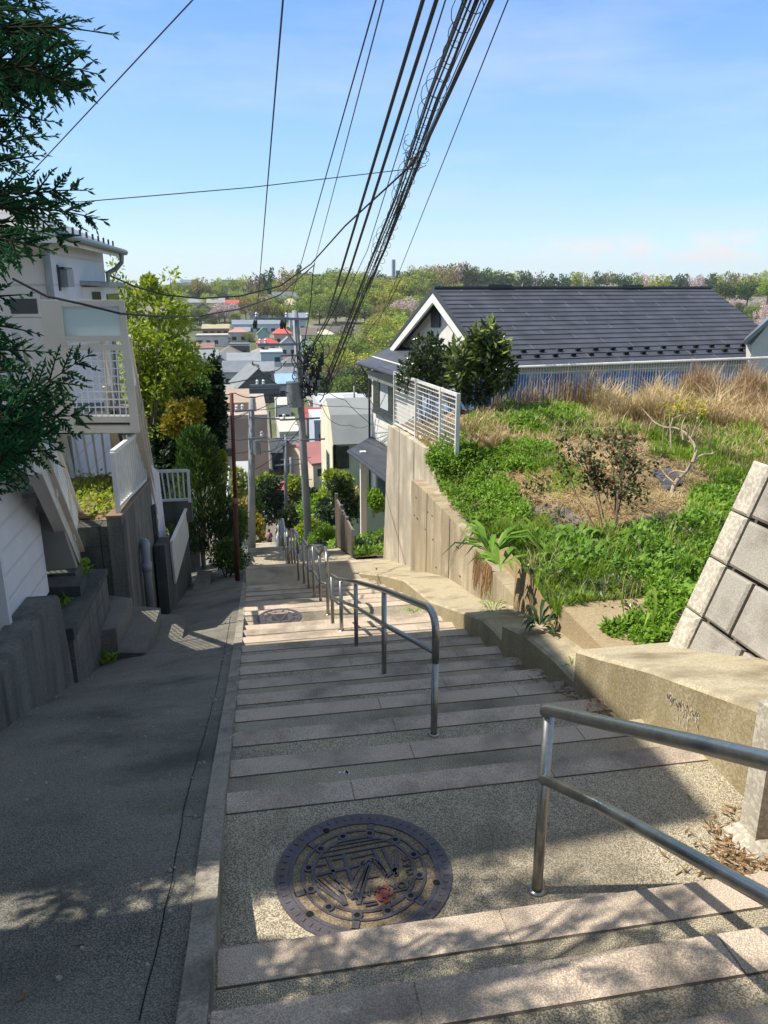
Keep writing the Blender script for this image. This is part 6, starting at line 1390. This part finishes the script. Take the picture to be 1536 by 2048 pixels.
for i in range(9): p = atY(608+i*4.5, 725+rnd.uniform(-25,45), 32.6); mb = MB(); mb.tube([p, p-Vector((0,0,.55))], rnd.uniform(.07,.11), 8); mb.build('splice_box', M['cable'], up1)
for i in range(6): p = atY(612+i*5, 748+i*6+rnd.uniform(-15,15), 32.5); mb = MB(); mb.obox(p, Vector((.06,0,0)), Vector((0,.06,0)), Vector((0,0,.12))); mb.build('junction_box', M['galv'], up1)
mb = MB()
for k in range(14): z_ = PB.lerp(PT,.25+k*.045); mb.bar(z_+Vector((-.3 if k%2 else .3,0,0)), z_, .025,.025)
mb.build('step_bolt', M['galv'], up1)
Q0, Q1 = atY(503,1118,30), atY(503,797,30)
up2 = pole('slim concrete utility pole to the right of the red pole', [Q0-Vector((0,0,.4)), Q0.lerp(Q1,.5), Q1], .17, .11)
arm(up2,470,823,508,820,30,.07,(.1,.4)); arm(up2,500,835,560,838,30,.06); arm(up2,496,878,536,874,30,.06,(.7,)); arm(up2,500,906,545,902,30,.05)
mb = MB(); c_ = atY(514,893,29.8); mb.disc((c_.x,c_.y,c_.z-.3), .15, .55, 14); mb.build('transformer', M['galv'], up2)
for x, y0, y1, S, lb in ((572,870,1018,58,'thin utility pole behind the red tiled roof, left one'),(582,915,1010,62,'thin utility pole behind the red tiled roof, right one'),(553,795,850,120,'far thin utility pole by the small white house'),(709,772,812,110,'lone thin pole near the wooded slope')):
    a, b_ = atY(x,y1,S), atY(x-1,y0,S); t = pole(lb, [a-Vector((0,0,1)), a.lerp(b_,.5), b_], .15, .1)
    if S < 100:
        for k in (.96,.86,.6,.45): p = a.lerp(b_,k); mb = MB(); mb.bar(p-Vector((.8,0,0)), p+Vector((.8,0,0)), .08,.08); mb.build('crossarm', M['galv'], t)
up9 = pole('concrete utility pole just behind the viewer, holding the upper cable ends', [(2.6,-6.5,-2),(2.6,-6.5,3),(2.55,-6.5,8)], .18, .13)
# ------------------------------------------------------------------ cables
def cable(label, pts, r, m='cable', group='overhead cables running down to the big pole', sag=0, n=24):
    P = []
    for a, b in zip(pts, pts[1:]):
        for i in range(n): t = i/n; p = Vector(a).lerp(Vector(b), t); p.z -= sag*4*t*(1-t); P.append(p)
    P.append(Vector(pts[-1])); mb = MB(); mb.tube(P, r, 6); return tag(mb.build('cable', M[m], loc=P[0]), label, 'cable', group), P
def over(label, top, low, r, ts=9.0, ls=32.7, mids=(), m='cable'):
    """from the lower pole end up past the top of the view and on to the pole behind the viewer"""
    A, B = atY(*low,ls), atY(*top,ts); E = B+(B-A)*((ts+6.4)/(ls-ts)); pts = [E, B]+[atY(x,y,s) for x,y,s in mids]+[A]
    return cable(label, pts, r, m, n=10)
over('lone thin cable farthest left, to the left insulator of the top crossarm', (566,0), (513,634), .011)
over('left one of the two thin parallel cables reaching the top crossarm', (752,0), (573,630), .010)
over('right one of the two thin parallel cables, greyer, ending in a drop loop', (767,0), (629,527), .009, 9.0, 29.0, m='cable_grey')
over('thick twisted cable, left one of the thick pair', (846,0), (592,712), .024, mids=((680,550,18),(655,635,24),(626,690,29)))
over('thick twisted cable, right one of the thick pair', (873,0), (600,735), .025, mids=((700,540,18),(668,620,24),(640,672,28)))
over('thin cable between the thick pair and the coiled bundle', (891,0), (640,700), .009, mids=((735,500,19),))
o1, P1 = over('coiled cable bundle with lashing wire, the thickest of all', (932,0), (648,770), .019, mids=((860,190,12.5),(790,400,17),(735,540,22)))
for k, (dx, dz, r_) in enumerate(((.06,.02,.014),(.11,-.04,.016),(-.05,-.05,.010),(.17,.01,.008))):
    mb = MB(); mb.tube([p+Vector((dx,0,dz)) for p in P1], r_, 6); mb.build('strand', M['cable'], o1)
mb = MB(); pts = []
tot = 0
for a, b in zip(P1, P1[1:]):
    n = max(2, int((b-a).length/.05))
    for i in range(n):
        tot += (b-a).length/n; ph = tot*2*math.pi/.62; q = a.lerp(b,i/n); R_ = .13+.05*math.sin(tot*1.7); pts.append(q+Vector((.03+R_*math.cos(ph),0,R_*math.sin(ph)-.02)))
mb.tube(pts, .0055, 4); mb.build('lashing_wire', M['cable'], o1)
o2, P2 = over('second coiled bundle close right of the thickest one', (951,0), (662,765), .012, mids=((838,300,15),(752,545,23)))
mb = MB(); pts = []; tot = 0
for a, b in zip(P2[len(P2)//2:], P2[len(P2)//2+1:]):
    n = max(2, int((b-a).length/.06))
    for i in range(n): tot += (b-a).length/n; ph = tot*2*math.pi/.7; pts.append(a.lerp(b,i/n)+Vector((.12*math.cos(ph),0,.12*math.sin(ph)-.04)))
mb.tube(pts, .006, 4); mb.build('lashing_wire', M['cable'], o2)
over('thin cable hugging the right thick double cable', (973,0), (690,640), .008, mids=((855,270,15),))
o3, P3 = over('thick double cable right of the coiled bundles', (981,0), (652,772), .02, mids=((856,275,14.5),(768,500,20),(706,640,27)))
mb = MB(); mb.tube([p+Vector((.045,0,.03)) for p in P3], .016, 6); mb.build('strand', M['cable'], o3)
over('thin straight cable farthest right of all', (1016,0), (735,700), .008, 9.0, 30.0, mids=((800,540,20),))
over('black cable beside the double one near the horizon', (905,130), (668,760), .012, 12.0, 32.7, mids=((772,470,20),))
# clamps in the middle of the bundle
sp_b = thing('cable_splice', atY(848,275,14.6), 'tangle of clamps and short wire loops on the cable bundle', 'cable clamp'); mb = MB(); rnd = random.Random(6)
for i in range(18):
    c0 = atY(rnd.uniform(815,858), rnd.uniform(265,335), 14.6); R_ = rnd.uniform(.03,.12); a0 = rnd.uniform(0,6); mb.tube([c0+Vector((R_*math.cos(a0+k*.6),.02*k,R_*math.sin(a0+k*.6))) for k in range(8)], .006, 4)
mb.build('wire_loops', M['cable'], sp_b); mb = MB(); mb.tube([atY(812,338,15), atY(842,300,14.8)], .022, 6); mb.build('grip', M['galv'], sp_b)
SV = 'service cables crossing to the left house'
cable('thin cable crossing the sky from the left to the cable bundle', [atY(-60,412,13.5), atY(170,403,13.2), atY(500,375,14), atY(845,335,15)], .008, 'cable', SV)
cable('black service cable sagging from the bundle to the corner of the left house', [atY(828,325,15), atY(690,452,18), atY(622,528,22), atY(560,572,21), atY(480,592,19.5), atY(400,597,18.2), atY(330,590,17.4), atY(270,573,16.8), atY(212,548,16.3)], .018, 'cable', SV, n=6)
cable('lower black service cable dipping across the spring tree to the balcony screen', [atY(628,530,22), atY(560,590,19), atY(480,618,16), atY(400,632,13.5), atY(320,633,10.9), atY(240,627,9.85), atY(160,607,9.6), atY(92,592,9.6), atY(25,557,9.6)], .014, 'cable', SV, n=6)
cable('thin grey cable slanting up past the cypress to the upper edge', [atY(60,348,13), atY(385,0,8.5), atY(520,-145,6.5)], .008, 'cable_grey', SV)
cable('black drop cable hanging from the skyline clamp to the big pole', [atY(629,527,29), atY(626,545,30), atY(622,600,31), atY(616,645,32), atY(606,700,32.6)], .018, 'cable', SV, n=6)
TWN = 'cables between the poles in the town'
for i, (pts, r, lb) in enumerate((
    ([(400,783,30),(470,786,30),(520,792,32),(622,768,33)], .02, 'sagging cable from the left trees to the big pole above the red pole'),
    ([(330,766,26),(430,768,30),(545,742,33),(572,722,33)], .02, 'cable rising from the left to the loop beside the big pole'),
    ([(440,832,30),(503,820,30),(600,800,33),(690,812,40),(760,815,44)], .014, 'cable level across both poles toward the shuttered window'),
    ([(420,845,30),(503,822,30),(560,790,33),(610,765,33)], .014, 'cable climbing from the dark tree to the slim pole'),
    ([(440,872,30),(500,876,30),(560,880,33),(612,872,33)], .014, 'cable level with the small transformer'),
    ([(440,898,30),(500,902,30),(555,895,33),(608,850,33)], .014, 'lowest cable between the two poles'),
    ([(474,962,30),(505,940,30),(560,900,33),(608,845,33)], .014, 'cable climbing steeply from the white fence to the big pole'),
    ([(640,770,33),(690,800,36),(760,860,40)], .014, 'thin cable from the big pole down to the porch roof'),
    ([(668,770,33),(700,745,26),(740,800,22),(800,860,18),(880,915,13)], .012, 'dark cable passing before the shuttered window to the tall wall'),
    ([(640,800,33),(660,840,34),(700,850,36),(735,852,40)], .012, 'short cable from the big pole to the cream house roof'),
    ([(612,800,33),(585,850,36),(560,880,40),(545,905,50)], .014, 'cable dropping left from the big pole to the nearly black house'),
    ([(612,880,33),(590,880,36),(570,885,58)], .014, 'short cable from the big pole to the left thin pole'),
    ([(660,765,33),(700,700,26),(745,650,22),(800,560,18)], .010, 'thin cable rising right from the big pole past the white gable'))):
    cable(lb, [atY(x,y,s) for x,y,s in pts], r, 'cable', TWN, .12, 8)
# ------------------------------------------------------------------ two walkers
def person(loc, h, face, top, trousers, label, shoes='#2a2a2c', hair='#1d1a18', phone=False):
    loc = Vector(loc); t = thing('person', loc, label, 'person', None); k = h/1.65; cf, sf = math.cos(face), math.sin(face)
    def T(x, y, z): return Vector((loc.x+(x*cf-y*sf)*k, loc.y+(x*sf+y*cf)*k, loc.z+z*k))
    vs, es, rs = [], [], []
    def chain(pts, start=None):
        prev = start
        for (x,y,z,r) in pts:
            vs.append(T(x,y,z)-loc); rs.append(r*k)
            if prev is not None: es.append((prev, len(vs)-1))
            prev = len(vs)-1
        return prev
    chain([(0,0,.9,.13)]); chest = chain([(0,0,1.08,.115),(0,0,1.25,.13)], 0); neck = chain([(0,0,1.38,.06),(0,-.01,1.43,.05)], chest); chain([(0,-.015,1.5,.085),(0,-.01,1.58,.09),(0,0,1.64,.05)], neck)
    for sg in (-1,1):
        hip = chain([(sg*.09,0,.84,.085),(sg*.095,-.02,.48,.06),(sg*.1,.02,.08,.042),(sg*.1,-.1,.035,.035)], 0)
        chain([(sg*.17,0,1.32,.055),(sg*.22,.0,1.08,.042),(sg*.15,-.2,1.02,.034),(sg*.08,-.27,1.08,.03)], chest)
    me = bpy.data.meshes.new('body'); me.from_pydata([tuple(v) for v in vs], es, []); o = bpy.data.objects.new('body', me); C.objects.link(o); o.parent = t; WL[o.name] = loc
    me.materials.append(cm('#b98d74')); sk = o.modifiers.new('skin','SKIN'); me.skin_vertices.new() if not me.skin_vertices else None
    for i, r in enumerate(rs): sv = me.skin_vertices[0].data[i]; sv.radius = (r,r); sv.use_root = (i == 0)
    ss_ = o.modifiers.new('sub','SUBSURF'); ss_.levels = ss_.render_levels = 1
    mb = MB(); mb.tube([T(0,0,.8),T(0,0,.95),T(0,0,1.2),T(0,0,1.34),T(0,0,1.41)], [.17*k,.165*k,.175*k,.15*k,.06*k], 14)
    for sg in (-1,1): mb.tube([T(sg*.14,0,1.34),T(sg*.225,.0,1.08),T(sg*.15,-.19,1.02)], [.075*k,.062*k,.05*k], 10)
    mb.build('top', cm(top), t, True); mb = MB()
    for sg in (-1,1): mb.tube([T(sg*.07,0,.92),T(sg*.092,0,.82),T(sg*.095,-.02,.48),T(sg*.1,.02,.1)], [.1*k,.105*k,.08*k,.065*k], 10)
    mb.build('trousers', cm(trousers), t, True)
    for sg in (-1,1): mb = MB(); mb.obox(T(sg*.1,-.04,.04), Vector((.045,0,0))*k, Vector((0,.12,0))*k, Vector((0,0,.04))*k); mb.build('shoe', cm(shoes), t)
    mb = MB(); mb.tube([T(0,.02,1.45),T(0,.025,1.53),T(0,.015,1.62),T(0,.005,1.685)], [.085*k,.108*k,.1*k,.04*k], 12); mb.build('hair', cm(hair), t, True)
    mb = MB(); mb.obox(T(0,-.105,1.5), Vector((.025,0,0))*k, Vector((0,.012,0))*k, Vector((0,0,.006))*k); mb.obox(T(0,-.112,1.54), Vector((.012,0,0))*k, Vector((0,.015,0))*k, Vector((0,0,.022))*k)
    for sg in (-1,1): mb.obox(T(sg*.035,-.095,1.565), Vector((.012,0,0))*k, Vector((0,.008,0))*k, Vector((0,0,.006))*k)
    mb.build('face', cm('#6b4538'), t)
    if phone: mb = MB(); mb.obox(T(0,-.3,1.1), Vector((.04,0,0))*k, Vector((0,.006,0))*k, Vector((0,0,.075))*k); tag(mb.build('phone', M['hole']), 'dark phone held by the walker in pink', 'phone')
pz = tread_z(58); pp_ = atY(540,1104,58); person((pp_.x,58,pz), 1.66, 0, '#b48590', '#1c1d22', 'person in a pink top and black trousers standing on the lower steps holding a phone', phone=True)
pz = tread_z(50); pp_ = atY(560,1100,50); person((pp_.x,50,pz), 1.66, 2.6, '#22242a', '#24262c', 'person in dark clothes and a pale hat beside the handrail lower down', hair='#c9c5bd')

# ------------------------------------------------------------------ air
if HAZE:
    hm, nt, N, L = newmat('haze'); out = N.new('ShaderNodeOutputMaterial'); pv = N.new('ShaderNodeVolumePrincipled'); pv.inputs['Color'].default_value = (.86,.92,1,1); pv.inputs['Density'].default_value = HAZE; pv.inputs['Anisotropy'].default_value = .2
    L.new(pv.outputs[0], out.inputs['Volume']); mb = MB(); mb.box(-1900,2100,-60,2500,-60,60); tag(mb.build('haze', hm), 'thin daylight haze in the air over the valley', kind='stuff')
